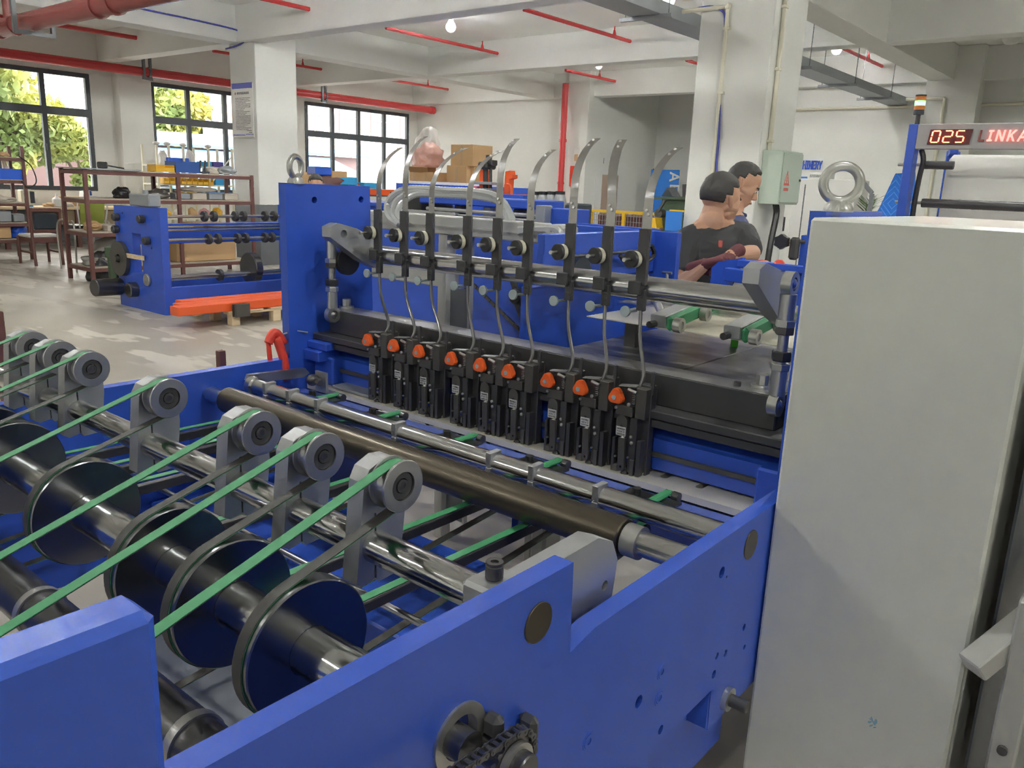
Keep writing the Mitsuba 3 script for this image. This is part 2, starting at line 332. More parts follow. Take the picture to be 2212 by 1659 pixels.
part(ob, 'dome', M().lathe([(0, -.1), (.09, -.08), (.14, -.02), (.15, .02), (0, .02)], at(2185, 83, z=4.15), (0, 0, 1), 20), 'white_plastic')

# ================================================================== THE STITCHING MACHINE IN THE FOREGROUND
YN, YNI, YF, YFI = .592, .626, 2.51, 2.47
# ---- near side plate (blue) with its notch, plugs, holes and bolts
npoly = Polygon([(-.7, .30), (1.163, .30), (1.166, .555), (1.42, .555), (1.423, .459), (2.14, .459), (2.14, 1.522), (1.74, 1.522), (1.74, .9), (.953, .9), (.889, .886), (.884, 1.033), (-.7, 1.038)])
for x, z, r in ((1.409, .825, .012), (1.43, .63, .008), (1.472, .617, .008), (1.424, .591, .009), (1.113, .688, .012), (1.207, .58, .009), (1.56, .64, .008), (1.575, .585, .006), (1.434, .806, .003)):
    npoly = npoly.difference(disc(x, z, r))
npoly = npoly.difference(disc(.652, .878, .042, 40))
nf = thing('near_side_frame', 'long blue steel side plate with a step, two round plugs and drilled holes, in front', 'machine frame')
part(nf, 'plate', M().prism(npoly, 'y', YN, YNI), 'blue_paint', 20)
part(nf, 'foot_block', M().box(1.42, 1.66, YN+.001, YN+.075, .459, .56, .003), 'blue_paint', 20)
for x, z, r in ((.806, .971, .030), (1.539, .841, .032)):
    part(nf, 'plug', M().cyl((x, YN-.0025, z), (x, YNI, z), r, n=36, c=.001), 'bronze_roller', 40, 'dull bronze round plug')
for x, z in ((1.188, .711), (1.189, .657), (.957, .698)):
    part(nf, 'socket_bolt', M().ring((x, YN-.002, z), (0, 1, 0), .012, .006, .012, 18).ring((x, YN-.001, z), (0, 1, 0), .016, .0125, .004, 20), 'blue_paint', 40, 'recessed socket bolt painted over in blue')
for x, z in ((1.43, .63), (1.472, .617)):
    part(nf, 'pin', M().cyl((x, YN+.004, z), (x, YNI, z), .007, n=12), 'zinc')
w = part(nf, 'washer', M().ring((1.5, YN-.012, .497), (0, 1, 0), .026, .012, .012, 24), 'zinc')
part(nf, 'cap_screw', M().cyl((1.5, YN-.05, .497), (1.5, YN, .497), .014, n=16, c=.002), 'black_metal')
part(nf, 'bearing_ring', M().ring((.652, YN-.004, .878), (0, 1, 0), .046, .030, .016, 40), 'worn_steel', 40, 'bare steel bearing ring')
part(nf, 'shaft_stub', M().cyl((.640, YN-.03, .882), (.640, YNI, .882), .022, n=20), 'dark_steel')
part(nf, 'guide_lug', M().box(.690, .712, YN-.03, YN, .858, .892, .008), 'black_metal')
part(nf, 'guide_lug', M().box(.768, .786, YN-.03, YN, .812, .85, .008), 'black_metal')
# ---- drive chain and sprocket outside the plate
sp = thing('drive_sprocket', 'dark toothed sprocket carrying the black roller chain at the bottom edge', 'sprocket')
SX, SZ, SY = .700, .838, .545
g = Polygon([((.040 if k % 4 in (1, 2) else .0335)*math.cos(k*math.pi/28), (.040 if k % 4 in (1, 2) else .0335)*math.sin(k*math.pi/28)) for k in range(56)])
part(sp, 'toothed_wheel', M().prism(affinity.translate(g, SX, SZ), 'y', SY-.003, SY+.003), 'dark_steel', False)
part(sp, 'hub', M().cyl((SX, SY-.028, SZ), (SX, YN, SZ), .022, n=24, c=.002), 'dark_steel')
part(sp, 'hub_ring', M().ring((SX, SY-.012, SZ), (0, 1, 0), .030, .022, .008), 'worn_steel')
ch = thing('roller_chain', 'black greasy roller chain running off the sprocket to the lower left', 'chain')
path = [(SX+.041*math.cos(a), SZ+.041*math.sin(a)) for a in np.radians(np.arange(-60, 106, 12))]
e = np.array(path[-1]); dch = np.array([-.98, .08+.0]); dch /= np.linalg.norm(dch)
path += [tuple(e+dch*s) for s in np.arange(.009, .42, .009)]
pp = np.array(path); sg = np.r_[0, np.cumsum(np.linalg.norm(np.diff(pp, axis=0), axis=1))]
stat = np.arange(0, sg[-1], .0127); xs = np.interp(stat, sg, pp[:, 0]); zs = np.interp(stat, sg, pp[:, 1])
for i in range(len(stat)-1):
    a = np.array([xs[i], SY, zs[i]]); b = np.array([xs[i+1], SY, zs[i+1]]); o = .0062 if i % 2 else .0046
    dd = math.atan2(b[2]-a[2], b[0]-a[0]); L = np.linalg.norm(b-a)
    pl = Point(0, 0).buffer(.0052, quad_segs=3).union(Point(L, 0).buffer(.0052, quad_segs=3)).union(shapely.box(0, -.0038, L, .0038))
    pl = affinity.translate(affinity.rotate(pl, math.degrees(dd), origin=(0, 0)), a[0], a[2])
    part(ch, 'link', M().prism(pl, 'y', SY-o-.0016, SY-o).prism(pl, 'y', SY+o, SY+o+.0016).cyl(a-[0, .009, 0], a+[0, .009, 0], .0021, n=7).cyl(a-[0, .0045, 0], a+[0, .0045, 0], .0042, n=9), 'dark_steel' if i % 3 else 'black_metal')
# ---- far side plate with the tall upright
ff = thing('far_side_frame', 'blue steel side rail and tall upright plate on the far side of the stitching machine', 'machine frame')
fpoly = Polygon([(-2.6, .30), (2.14, .30), (2.14, 1.0), (2.125, 1.524), (1.741, 1.527), (1.741, .9), (-2.6, .9)])
for u, v in ((679, 432), (780, 431)):
    c = at(u, v, y=YFI); fpoly = fpoly.difference(disc(c[0], c[2], .012))
part(ff, 'plate', M().prism(fpoly, 'y', YFI, YF), 'blue_paint', 20)
part(ff, 'hole_backing', M().box(1.76, 2.10, YF-.012, YF-.001, 1.44, 1.50), 'black_metal')
for x in (-2.4, .2, 1.9):
    part(ff, 'foot', M().cyl((x, 2.49, 0), (x, 2.49, .31), .03), 'black_metal')
for x in (-.5, .7, 2.0):
    part(nf, 'foot', M().cyl((x, .61, 0), (x, .61, .31 if x < 1.1 else .46), .03), 'black_metal')
def eyebolt(c, az, label):
    k = thing('eyebolt', label, 'lifting eye'); a = np.array([math.cos(az), math.sin(az), 0]); z = np.array([0, 0, 1.0])
    th = np.linspace(0, 2*math.pi, 36, endpoint=False); p = np.array(c)+[0, 0, .056]
    part(k, 'ring', M().tube([p+.036*(math.cos(t)*a+math.sin(t)*z) for t in th], .0105, 12, True), 'zinc', True)
    part(k, 'collar', M().lathe([(0, -.002), (.03, -.002), (.03, .006), (.022, .02), (0, .024)], c, z, 24), 'zinc')
    return k
eyebolt((1.80, 2.49, 1.527), .35, 'zinc-plated lifting eye bolt on top of the far blue upright')
eyebolt((1.80, .588, 1.524), -1.25, 'zinc-plated lifting eye bolt behind the top of the grey cover box')
# ---- grey safety cover
gc = thing('cover_box', 'big smooth light grey sheet metal cover at the right with a blue paint smear', 'machine cover')
part(gc, 'shell', M().box(1.642, 2.49, .186, .588, .06, 1.511, .006), 'grey_paint', 30)
sm = M(); rs = random.Random(3); sc_ = at(1885, 1562, x=1.642)
for i in range(9):
    y = sc_[1]+rs.uniform(-.006, .006); z = sc_[2]+rs.uniform(-.008, .009); a = rs.uniform(0, 3.1); r1, r2 = rs.uniform(.002, .007), rs.uniform(.0008, .003)
    e = affinity.rotate(affinity.scale(Point(0, 0).buffer(1, quad_segs=3), r1, r2), math.degrees(a)); sm.prism(affinity.translate(e, y, z), 'x', 1.6414, 1.6421)
mat('blue_smear', (.22, .40, .52), .5); part(gc, 'paint_smear', sm, 'blue_smear', False, 'small smear of light blue paint')
gf = thing('profile_guard', 'grey aluminium profile guard frame with dark panes beside the cover box', 'guard frame')
for y0, y1, z0, z1 in ((.06, .105, .05, 1.46), (-.24, -.19, .05, 1.46)):
    part(gf, 'post', M().box(1.75, 1.80, y0, y1, z0, z1, .004), 'grey_alu')
part(gf, 'rail', M().bar((1.60, .17, .71), (1.80, .02, .90), .05, .04, .003), 'grey_alu')
part(gf, 'rail', M().box(1.80, 2.9, .06, .105, .78, .84, .004), 'grey_alu')
part(gf, 'post', M().box(1.62, 1.67, .075, .12, .05, .86, .004), 'grey_alu')
for z in (.56, .46): part(gf, 'screw', M().cyl((1.612, .098, z), (1.63, .098, z), .009, n=14), 'black_metal')
part(gf, 'dark_pane', M().box(1.78, 1.785, -.19, .06, .1, 1.4), 'dark_navy')
part(gf, 'dark_pane', M().box(1.70, 2.9, .155, .16, .1, 1.4), 'dark_navy')
# ---- blue plate corner right in front of the camera
nb = solo('feeder_side_plate', M().box(-.6, .192, .40, .436, .25, 1.316, .006), 'blue_paint', 'blurry thick blue plate corner at the lower left, closest to the camera', 'machine frame')
# ---- pulley shaft with arms, drums and belts
SHX, SHZ, SHR = .798, .98, .0265
ps = thing('pulley_shaft', 'polished steel shaft that carries the row of small belt pulleys', 'shaft')
part(ps, 'rod', M().cyl((SHX, .66, SHZ), (SHX, YFI, SHZ), SHR, n=36), 'chrome', 40)
part(ps, 'clamp', M().box(.765, .838, .64, .70, .945, 1.012, .006), 'alu', 30, 'grey clamp block at the near end')
part(ps, 'clamp_bolt', M().cyl((.80, .668, 1.012), (.80, .668, 1.034), .013, n=20, c=.002).ring((.80, .668, 1.034), (0, 0, 1), .0125, .006, .004, 18), 'black_metal')
tb = thing('tension_bracket', 'grey aluminium lever with chamfered end that sits behind the notch of the near blue plate', 'bracket')
part(tb, 'lever', M().prism(Polygon([(.80, .95), (.83, 1.0), (1.03, 1.005), (1.075, .985), (1.095, .945), (1.085, .88), (1.05, .845), (.98, .83), (.80, .93)]).difference(disc(1.06, .91, .009)), 'y', .645, .685), 'alu', 20)
part(tb, 'bolt_pin', M().cyl((1.06, .655, .91), (1.06, .68, .91), .008, n=12), 'zinc')
thr = M()
for i in range(26): thr.cyl((.985, .665, .55+i*.0115), (.985, .665, .5575+i*.0115), .0095, .0075, n=12)
part(tb, 'threaded_rod', thr, 'black_metal')
PX, PZ, PR = .82, 1.087, .0425
DX, DZ, DR = .637, .885, .106
pys = [.875, 1.07, 1.255, 1.59, 1.95, 2.12, 2.29]
where = ['nearest, above the near blue plate', 'second nearest', 'third from the near end', 'fourth, alone in the middle', 'fifth, nearest of the three at the back', 'sixth, middle of the three at the back', 'last, at the far left']
def belt_path():
    t0 = math.radians(17.6); n = np.array([-math.sin(t0), math.cos(t0)]); rp, rd = .0375, DR+.0015
    P_, D_ = np.array([PX, PZ]), np.array([DX, DZ]); s = P_+n*rp; o = [s-np.array([math.cos(t0), math.sin(t0)])*q for q in np.linspace(1.75, 0, 12)]
    th = math.radians(196.2); nr = math.atan2(-math.cos(th), math.sin(th)); a0 = math.atan2(n[1], n[0])   # right normal of travel
    a1 = nr+math.pi
    a1 = a1 if a1 < a0 else a1-2*math.pi
    o += [P_+rp*np.array([math.cos(a), math.sin(a)]) for a in np.linspace(a0, a1, 22)]
    b0 = nr
    o += [D_+rd*np.array([math.cos(a), math.sin(a)]) for a in np.linspace(b0 if b0 > 0 else b0+2*math.pi, math.radians(276), 34)]
    o += [np.array([1.62, .772])*q+o[-1]*(1-q) for q in np.linspace(.1, 1, 8)]
    c = np.array([1.62, .752]); o += [c+.02*np.array([math.cos(a), math.sin(a)]) for a in np.linspace(math.radians(75), math.radians(-90), 8)]
    o += [np.array([1.62, .732])*(1-q)+np.array([.2, .60])*q for q in np.linspace(.1, 1, 8)]
    return np.array(o)
BP = belt_path(); tg = np.gradient(BP, axis=0); tg /= np.linalg.norm(tg, axis=1)[:, None]; nrm = np.column_stack([-tg[:, 1], tg[:, 0]])   # left of travel = outside at the pulley
arm = Polygon([(.760, .925), (.772, .918), (.800, .924), (.806, .915), (.850, .918), (.862, 1.02), (.858, 1.108), (.838, 1.122), (.815, 1.124), (.787, 1.112), (.776, 1.092)]).difference(disc(SHX, SHZ, SHR))
def band(y, off): return M().strip(np.column_stack([BP[:, 0]+nrm[:, 0]*off, np.full(len(BP), y), BP[:, 1]+nrm[:, 1]*off]), .0205, .0011, (0, 1, 0))
for i, y in enumerate(pys):
    k = thing('pulley_arm', 'grey arm with a small flanged steel pulley on the shaft, '+where[i], 'belt pulley')
    part(k, 'arm', M().prism(arm, 'y', y+.042, y+.078), 'alu', 20)
    part(k, 'split_line', M().box(SHX-.0012, SHX+.0012, y+.0405, y+.042, SHZ+SHR, SHZ+SHR+.03).box(SHX-.0012, SHX+.0012, y+.0405, y+.042, .925, SHZ-SHR), 'black_metal')
    part(k, 'pulley_wheel', M().lathe([(.0235, 0), (PR-.0015, 0), (PR, .0015), (PR, .004), (.0355, .0055), (.0355, .029), (PR, .0305), (PR, .034), (0, .034), (0, .012), (.0235, .012), (.0235, 0)], np.array([PX, y, PZ]), (0, 1, 0), 40), 'brushed', 30, 'flanged steel wheel')
    part(k, 'bearing', M().ring((PX, y+.004, PZ), (0, 1, 0), .0225, .0125, .009, 30).ring((PX, y+.002, PZ), (0, 1, 0), .011, .006, .01, 20), 'black_metal')
    part(k, 'axle_screw', M().cyl((PX, y+.003, PZ), (PX, y+.05, PZ), .0062, n=12), 'dark_steel')
    b = thing('conveyor_belt', 'flat green and black conveyor belt round the pulley and drum, '+where[i], 'belt')
    part(b, 'green_face', band(y+.0175, .0006), 'green_belt', 50); part(b, 'black_face', band(y+.0175, -.0006), 'black_belt', 50, 'black inner face')
    part(k, 'nose_wheel', M().cyl((1.62, y+.005, .752), (1.62, y+.03, .752), .0185, n=20), 'dark_steel')
    part(k, 'belt_guide', M().box(.78, 1.64, y+.034, y+.058, .728, .752, .002), 'black_metal', 30, 'black guide bar under the belt')
ds = thing('drum_shaft', 'thick polished shaft carrying the big steel drums', 'shaft')
part(ds, 'rod', M().cyl((DX, .62, DZ), (DX, YFI, DZ), .037, n=40), 'chrome', 40)
for i, y in enumerate(pys):
    k = thing('drive_drum', 'big dark polished steel drum under the belt, '+where[i], 'drum')
    part(k, 'drum', M().lathe([(.0375, 0), (.0385, .0005), (DR-.002, .0005), (DR, .0025), (DR, .034), (DR-.002, .036), (.0375, .036)], np.array([DX, y-.004, DZ]), (0, 1, 0), 72), 'drum_steel', 30)
ls = thing('lower_roller', 'dark idle roller low inside the machine at the left edge', 'roller')
part(ls, 'tube', M().cyl((.54, .64, .70), (.54, YFI, .70), .045, n=28), 'dark_steel', 40)
for y in (1.03, 1.6): part(ls, 'collar', M().ring((.54, y, .70), (0, 1, 0), .049, .044, .018), 'worn_steel')
for x, z in ((1.25, .69), (1.02, .70)):
    solo('cross_rod', M().cyl((x, YNI, z), (x, YFI, z), .008, n=12), 'chrome', 'thin bright cross rod below the belts, '+('nearer the brown roller' if x > 1.1 else 'under the pulley arms'), 'rod')
solo('under_tray', M().box(.9, 1.9, .9, 2.4, .20, .24, .004), 'galv', 'grey tray deep under the belts', 'tray')
solo('cross_beam_low', M().box(1.18, 1.62, .64, 2.46, .30, .50, .006), 'blue_paint', 'blue cross beam under the near plate at the lower right', 'beam')
# ---- brown roller and the finger shaft
rl = thing('rubber_roller', 'long dark brown press roller across the machine', 'roller')
RX, RZ = 1.41, .826
part(rl, 'sleeve', M().cyl((RX, .815, RZ), (RX, 2.35, RZ), .0425, n=40, c=.003), 'bronze_roller', 40)
part(rl, 'journal', M().lathe([(0, 0), (.018, 0), (.027, .02), (.027, .13), (0, .13)], np.array([RX, 2.47, RZ]), (0, -1, 0), 28), 'chrome', 40)
part(rl, 'journal', M().cyl((RX, YNI, RZ), (RX, .82, RZ), .027, n=28), 'chrome', 40)
part(rl, 'bearing_collar', M().ring((RX, .775, RZ), (0, 1, 0), .036, .026, .036, 30), 'worn_steel', 40)
fs = thing('finger_shaft', 'polished shaft behind the brown roller with grey clamp fingers', 'shaft')
KX, KZ = 1.54, .842
part(fs, 'rod', M().cyl((KX, YNI, KZ), (KX, 2.41, KZ), .0275, n=36), 'chrome', 40)
part(fs, 'end_collar', M().lathe([(.026, 0), (.035, .004), (.036, .03), (.0275, .036)], np.array([KX, 2.375, KZ]), (0, 1, 0), 30), 'chrome', 40)
for i, y in enumerate((2.29, 2.16, 2.012, 1.655, 1.295, 1.155, .963)):
    part(fs, 'finger_clamp', M().box(KX-.033, KX+.012, y-.0085, y+.0085, KZ-.002, KZ+.036, .002).box(KX-.033, KX+.012, y-.0085, y+.0085, KZ-.036, KZ-.005, .002), 'alu', 20, 'split grey clamp')
for i, y in enumerate((2.10, 1.80, 1.48, 1.18, .855)):
    k = thing('tape_finger', 'short flat finger with a little green belt behind the polished shaft, '+('farthest', 'fourth from the near side', 'middle one', 'second from the near side', 'nearest')[i], 'belt finger')
    part(k, 'plate', M().box(KX+.015, 1.64, y-.05, y+.09, KZ-.004, KZ+.002), 'dark_steel')
    part(k, 'belt', M().box(KX+.02, 1.672, y-.012, y+.012, KZ+.002, KZ+.012, .004), 'green_belt')
    part(k, 'wheel', M().cyl((1.665, y-.030, KZ), (1.665, y-.012, KZ), .013, n=18, c=.001), 'dark_steel', 30)
    part(k, 'stop', M().cyl((1.60, y+.05, KZ), (1.60, y+.05, KZ+.022), .011, n=14), 'black_plastic')
lk = thing('shaft_link', 'steel link lever from the far end of the polished shaft to a black bolt', 'linkage')
part(lk, 'link_plate', M().prism(Polygon([(1.52, .862), (1.53, .882), (1.76, .872), (1.78, .85), (1.75, .838), (1.56, .85)]), 'y', 2.405, 2.425), 'brushed', 20)
part(lk, 'ball_end', M().sph((1.735, 2.33, .845), .022, 2), 'dark_steel', True)
part(lk, 'bolt', M().hexn((1.735, 2.30, .845), (-.3, -1, 0), .013, .03), 'black_metal')
part(lk, 'end_plate', M().box(1.755, 1.765, 2.28, 2.34, .80, .875), 'alu')
# ---- stitching beam, cross beam, deck
bm = thing('stitching_beam', 'long black steel beam that carries the stitching heads', 'beam')
part(bm, 'upper_bar', M().box(1.9, 2.0, .705, 2.44, .985, 1.072, .003), 'black_metal', 20)
part(bm, 'top_skin', M().box(1.902, 1.998, .71, 2.435, 1.0722, 1.0735), 'worn_steel', 20, 'bare machined top of the beam')
part(bm, 'lower_bar', M().box(1.845, 1.98, .63, 2.47, .962, .985, .003).box(1.855, 1.98, .63, 2.47, .935, .959, .003), 'black_metal', 20)
for y in (.775, 2.42):
    part(bm, 'guide_post', M().cyl((1.95, y, .84), (1.95, y, .94), .0135, n=24), 'chrome', 40)
    part(bm, 'post_head', M().cyl((1.965, y, 1.073), (1.965, y, 1.081), .028, n=28, c=.001).cyl((1.965, y, 1.081), (1.965, y, 1.108), .0165, n=8, c=.001), 'zinc', 30)
    part(bm, 'small_bolt', M().cyl((1.93, y+.05, 1.073), (1.93, y+.05, 1.085), .009, n=12), 'black_metal')
cb = thing('cross_beam', 'blue painted cross beam under the black stitching beam', 'beam')
part(cb, 'web', M().box(1.93, 2.0, YNI, YFI, .81, .95, .003), 'blue_paint', 20)
part(cb, 'ledge', M().prism(Polygon([(1.885, .81), (1.93, .81), (1.93, .925), (1.90, .90), (1.885, .897)]), 'y', YNI, YFI), 'blue_paint', 20)
part(cb, 'slide_rod', M().box(1.872, 1.884, .64, 2.40, .850, .862), 'gun_metal', 20)
for y in (2.40, .655): part(cb, 'guide_block', M().box(1.84, 1.93, y-.05, y+.06, .80, .905, .006), 'blue_paint', 20)
part(cb, 'step_block', M().box(1.80, 1.90, 2.38, 2.47, .89, .93, .004).box(1.82, 1.90, 2.36, 2.47, .93, .96, .004), 'blue_paint', 20)
dk = thing('deck_plate', 'pale machined deck plate with slots under the stitching heads', 'table')
dp = shapely.box(1.80, .63, 2.15, 2.45)
for y in (.874, .98, 1.09, 1.25, 1.4, 1.55, 1.7, 1.85, 2.0): dp = dp.difference(rrect(1.865, 2.16, y-.011, y+.011, .01))
part(dk, 'plate', M().prism(dp, 'z', .782, .80), 'deck_white', 20)
part(dk, 'slot_floor', M().box(1.86, 2.15, .64, 2.44, .758, .764), 'black_metal')
part(dk, 'guide_strip', M().box(1.82, 1.98, 2.05, 2.33, .802, .812, .002), 'galv', 20)
av = solo('anvil_bar', M().box(1.70, 1.80, YNI, YFI, .70, .778, .004), 'sparkle_blue', 'rough blue bar with a glittering top below the stitching heads', 'bar', smooth=20)
scene['bsdf_sparkle_blue'] = {'type': 'twosided', 'b': {'type': 'bumpmap', 'arbitrary': proc(lambda p, n, uv: 0.002*noise(p.x*330.0, p.y*330.0, p.z*330.0), 1e-3), 'scale': 1.0,
    'bsdf': {'type': 'principled', 'base_color': rgb(.06, .10, .36), 'roughness': .18, 'specular': .8}}}
mat('deck_white', (.60, .575, .51), .4, .2)
mat('drum_steel', (.20, .205, .215), .2, 1.0)
# ---- chrome tube with levers, rod ends
TX, TZ, TR = 2.0, 1.284, .0335
tt = thing('wire_guide_tube', 'thick chrome tube that carries the curved wire guides', 'shaft')
part(tt, 'tube', M().cyl((TX, .77, TZ), (TX, 2.345, TZ), TR, n=44), 'chrome', 40)
lv = Polygon([(1.80, 1.385), (1.835, 1.398), (1.92, 1.378), (1.985, 1.345), (2.045, 1.31), (2.05, 1.26), (2.01, 1.232), (1.94, 1.262), (1.86, 1.312), (1.80, 1.35)])
part(tt, 'lever', M().prism(lv.difference(disc(1.86, 1.36, .014)), 'y', 2.30, 2.345), 'alu', 20, 'pale grey lever plate at the far end')
part(tt, 'lever', M().prism(lv, 'y', .745, .785), 'alu', 20)
part(tt, 'lever_pin', M().cyl((1.86, 2.31, 1.36), (1.86, 2.34, 1.36), .0135, n=16), 'steel_grey')
part(tt, 'return_wheel', M().cyl((1.93, 2.36, 1.255), (1.93, 2.38, 1.255), .05, n=30), 'black_plastic')
def rod_end(y, label):
    k = thing('rod_end_link', label, 'linkage'); x = 1.875
    for z, s in ((1.352, -1), (1.06, 1)):
        part(k, 'eye', M().ring((x, y-.012, z), (0, 1, 0), .029, .016, .024, 30).cyl((x, y, z+s*.024), (x, y, z+s*.095), .0195, .0185, n=20), 'zinc', 40)
        part(k, 'ball', M().sph((x, y, z), .0165, 2), 'chrome', True)
        part(k, 'sleeve_nut', M().hexn((x, y, z+s*.085), (0, 0, s), .0235, .018), 'zinc', 20)
    part(k, 'stud', M().cyl((x, y, 1.15), (x, y, 1.26), .0125, n=16), 'worn_steel', 40)
    part(k, 'lock_nut', M().hexn((x, y, 1.232), (0, 0, 1), .023, .02), 'gun_metal', 20)
    part(k, 'lock_nut', M().hexn((x, y, 1.168), (0, 0, 1), .024, .024), 'black_plastic', 20)
rod_end(2.39, 'zinc rod-end linkage in front of the far blue upright')
rod_end(.700, 'zinc rod-end linkage beside the grey cover box')

# ---- nine stitching heads
def rtri(r, rr):
    return Polygon([(r*math.cos(a), r*math.sin(a)) for a in (math.pi/2, math.pi*7/6, math.pi*11/6)]).buffer(rr, quad_segs=5)
def head():
    k = thing('stitching_head', 'HEAD', 'stitching head', 'row of nine stitching heads')
    # local frame: origin under the knob at the bottom; y to the far side, -x towards the operator, z up from .775
    def B(base, mt, sm, *bx, **kw):
        m = M()
        for b in bx: m.box(*b, kw.pop('bev', .002) if False else .002)
        return part(k, base, m, mt, sm, **kw)
    B('back_plate', 'black_metal', 20, (-.005, .022, -.085, -.048, .0, .275), (.0, .02, -.05, .005, .06, .22))
    B('tower', 'gun_metal', 20, (-.03, .03, -.083, -.052, .185, .268))
    B('top_block', 'black_metal', 20, (-.02, .03, -.05, -.005, .20, .262))
    B('cross_block', 'gun_metal', 20, (-.036, .0, -.048, .004, .187, .215))
    part(k, 'upper_plate', M().prism(Polygon([(-.036, .135), (-.002, .135), (-.002, .172)]+[(-.019+.017*math.cos(a), .172+.017*math.sin(a)) for a in np.linspace(0, math.pi, 9)]), 'x', -.037, -.026), 'gun_metal', 20)
    part(k, 'peep_hole', M().cyl((-.0375, -.019, .158), (-.036, -.019, .158), .0035, n=12), 'black_plastic')
    part(k, 'slide', M().box(-.03, 0, -.062, -.04, .035, .185, .002).box(-.03, .0, .002, .012, .02, .12, .002), 'black_metal', 20)
    lev = Polygon([(-.029+.0098*math.cos(a), .045+.0098*math.sin(a)) for a in np.linspace(math.pi, 2*math.pi, 9)]+[(-.0165, .128), (-.037, .128)]).difference(disc(-.029, .047, .0035, 12))
    part(k, 'lever', M().prism(lev, 'x', -.044, -.036), 'gun_metal', 20, 'long bare lever with a rounded tip')
    lab = M().box(-.0385, -.0372, -.034, -.004, .131, .1565, .0005); part(k, 'maker_plate', lab, 'label_grey', False, 'small grey maker plate')
    txt = M()
    for t, z, h in (('HOHNER', .1485, .0045), ('43/6 S', .1415, .0045), ('MADE IN', .1345, .0035)):
        q = meshkit.text_mesh(t, h, .0004, True); w = q.bounds[1][0]; q.apply_scale([.024/w, 1, 1])
        v = np.array(q.vertices); q = trimesh.Trimesh(np.column_stack([-.0385-v[:, 2], -.007-v[:, 0], z+v[:, 1]]), q.faces, process=False); txt.add(q)
    part(k, 'plate_lettering', txt, 'black_plastic', False)
    kn = affinity.translate(rtri(.011, .0125), 0, .238)
    kb = affinity.translate(rtri(.0105, .0105), 0, .238)
    m = M(); m.prism(kn, 'x', -.048, -.034); m.prism(kb, 'x', -.0505, -.030)
    part(k, 'knob', m, 'orange_plastic', 40, 'orange rounded triangle knob')
    part(k, 'knob_cap', M().cyl((-.0515, .003, .236), (-.05, .003, .236), .0068, n=18), 'cap_grey')
    part(k, 'knob_stem', M().cyl((-.032, 0, .238), (0, 0, .238), .008, n=12), 'black_metal')
    sc = M()
    for y, z, r in ((.0, .207, .0042), (-.038, .222, .0052), (-.027, .123, .0085), (-.052, .135, .0042), (-.055, .119, .0048), (-.045, .075, .003), (-.006, .07, .003)):
        sc.lathe([(0, 0), (r, 0), (r, .004), (r*.6, .0062), (0, .0062)], np.array([-.0375 if z > .1 else -.034, y, z]), (-1, 0, 0), 10)
    part(k, 'screws', sc, 'zinc', 30)
    part(k, 'feed_lever', M().bar((-.03, -.002, .268), (-.02, -.05, .272), .022, .0025, 0).cyl((-.034, -.03, .262), (-.034, -.056, .256), .0045, n=10), 'worn_steel', 20, 'thin bright feed lever on top')
    part(k, 'spring', M().tube([(-.03+.004*math.cos(t), -.047+.004*math.sin(t), .222+t*.0009) for t in np.linspace(0, 38, 90)], .0009, 5), 'worn_steel')
    part(k, 'side_plate', M().prism(Polygon([(-.03, .012), (.0, .0), (.055, .012), (.06, .035), (.06, .12), (-.03, .125)]).difference(shapely.box(.022, .055, .046, .108)), 'y', -.078, -.066), 'black_metal', 20)
    sc = M()
    for x, z in ((.012, .05), (-.005, .028), (.05, .03)): sc.ring((x, -.080, z), (0, 1, 0), .0045, .002, .003, 12)
    part(k, 'rivet', sc, 'zinc', 30)
    part(k, 'foot', M().sph((-.028, -.034, .014), .014, 2, (.8, 1, 1.5)), 'black_plastic', True)
    part(k, 'clincher', M().box(-.034, -.01, -.062, -.050, -.002, .07, .001).box(-.03, 0, -.012, .010, -.001, .045, .004), 'gun_metal', 20)
    part(k, 'post', M().box(-.004, .006, -.088, -.077, .25, .312, .002), 'black_metal', 20)
    return k
mat('label_grey', (.42, .42, .42), .5); mat('cap_grey', (.30, .31, .33), .4)
KN = [(791, 735), (846, 747), (901, 760), (971, 775), (1033, 790), (1095, 802), (1180, 822), (1251, 841), (1329, 857)]
ordw = ['first from the far blue upright', 'second from the far blue upright', 'third from the far blue upright, end of the far trio', 'first of the middle trio', 'centre head of the middle trio', 'last of the middle trio', 'third from the grey cover box', 'second from the grey cover box', 'nearest to the grey cover box']
h0 = head(); HY = [at(u, v, x=1.80)[1] for u, v in KN]
for k_ in [q for q in scene if q.startswith(h0)]: scene[k_]['to_world'] = shift(1.848, HY[0], .775)
lab0 = 'black stitching head with orange triangle knob, '
for i in range(1, 9): dup(h0, lab0+ordw[i], shift(0, HY[i]-HY[0], 0))
labels[h0]['label'] = lab0+ordw[0]
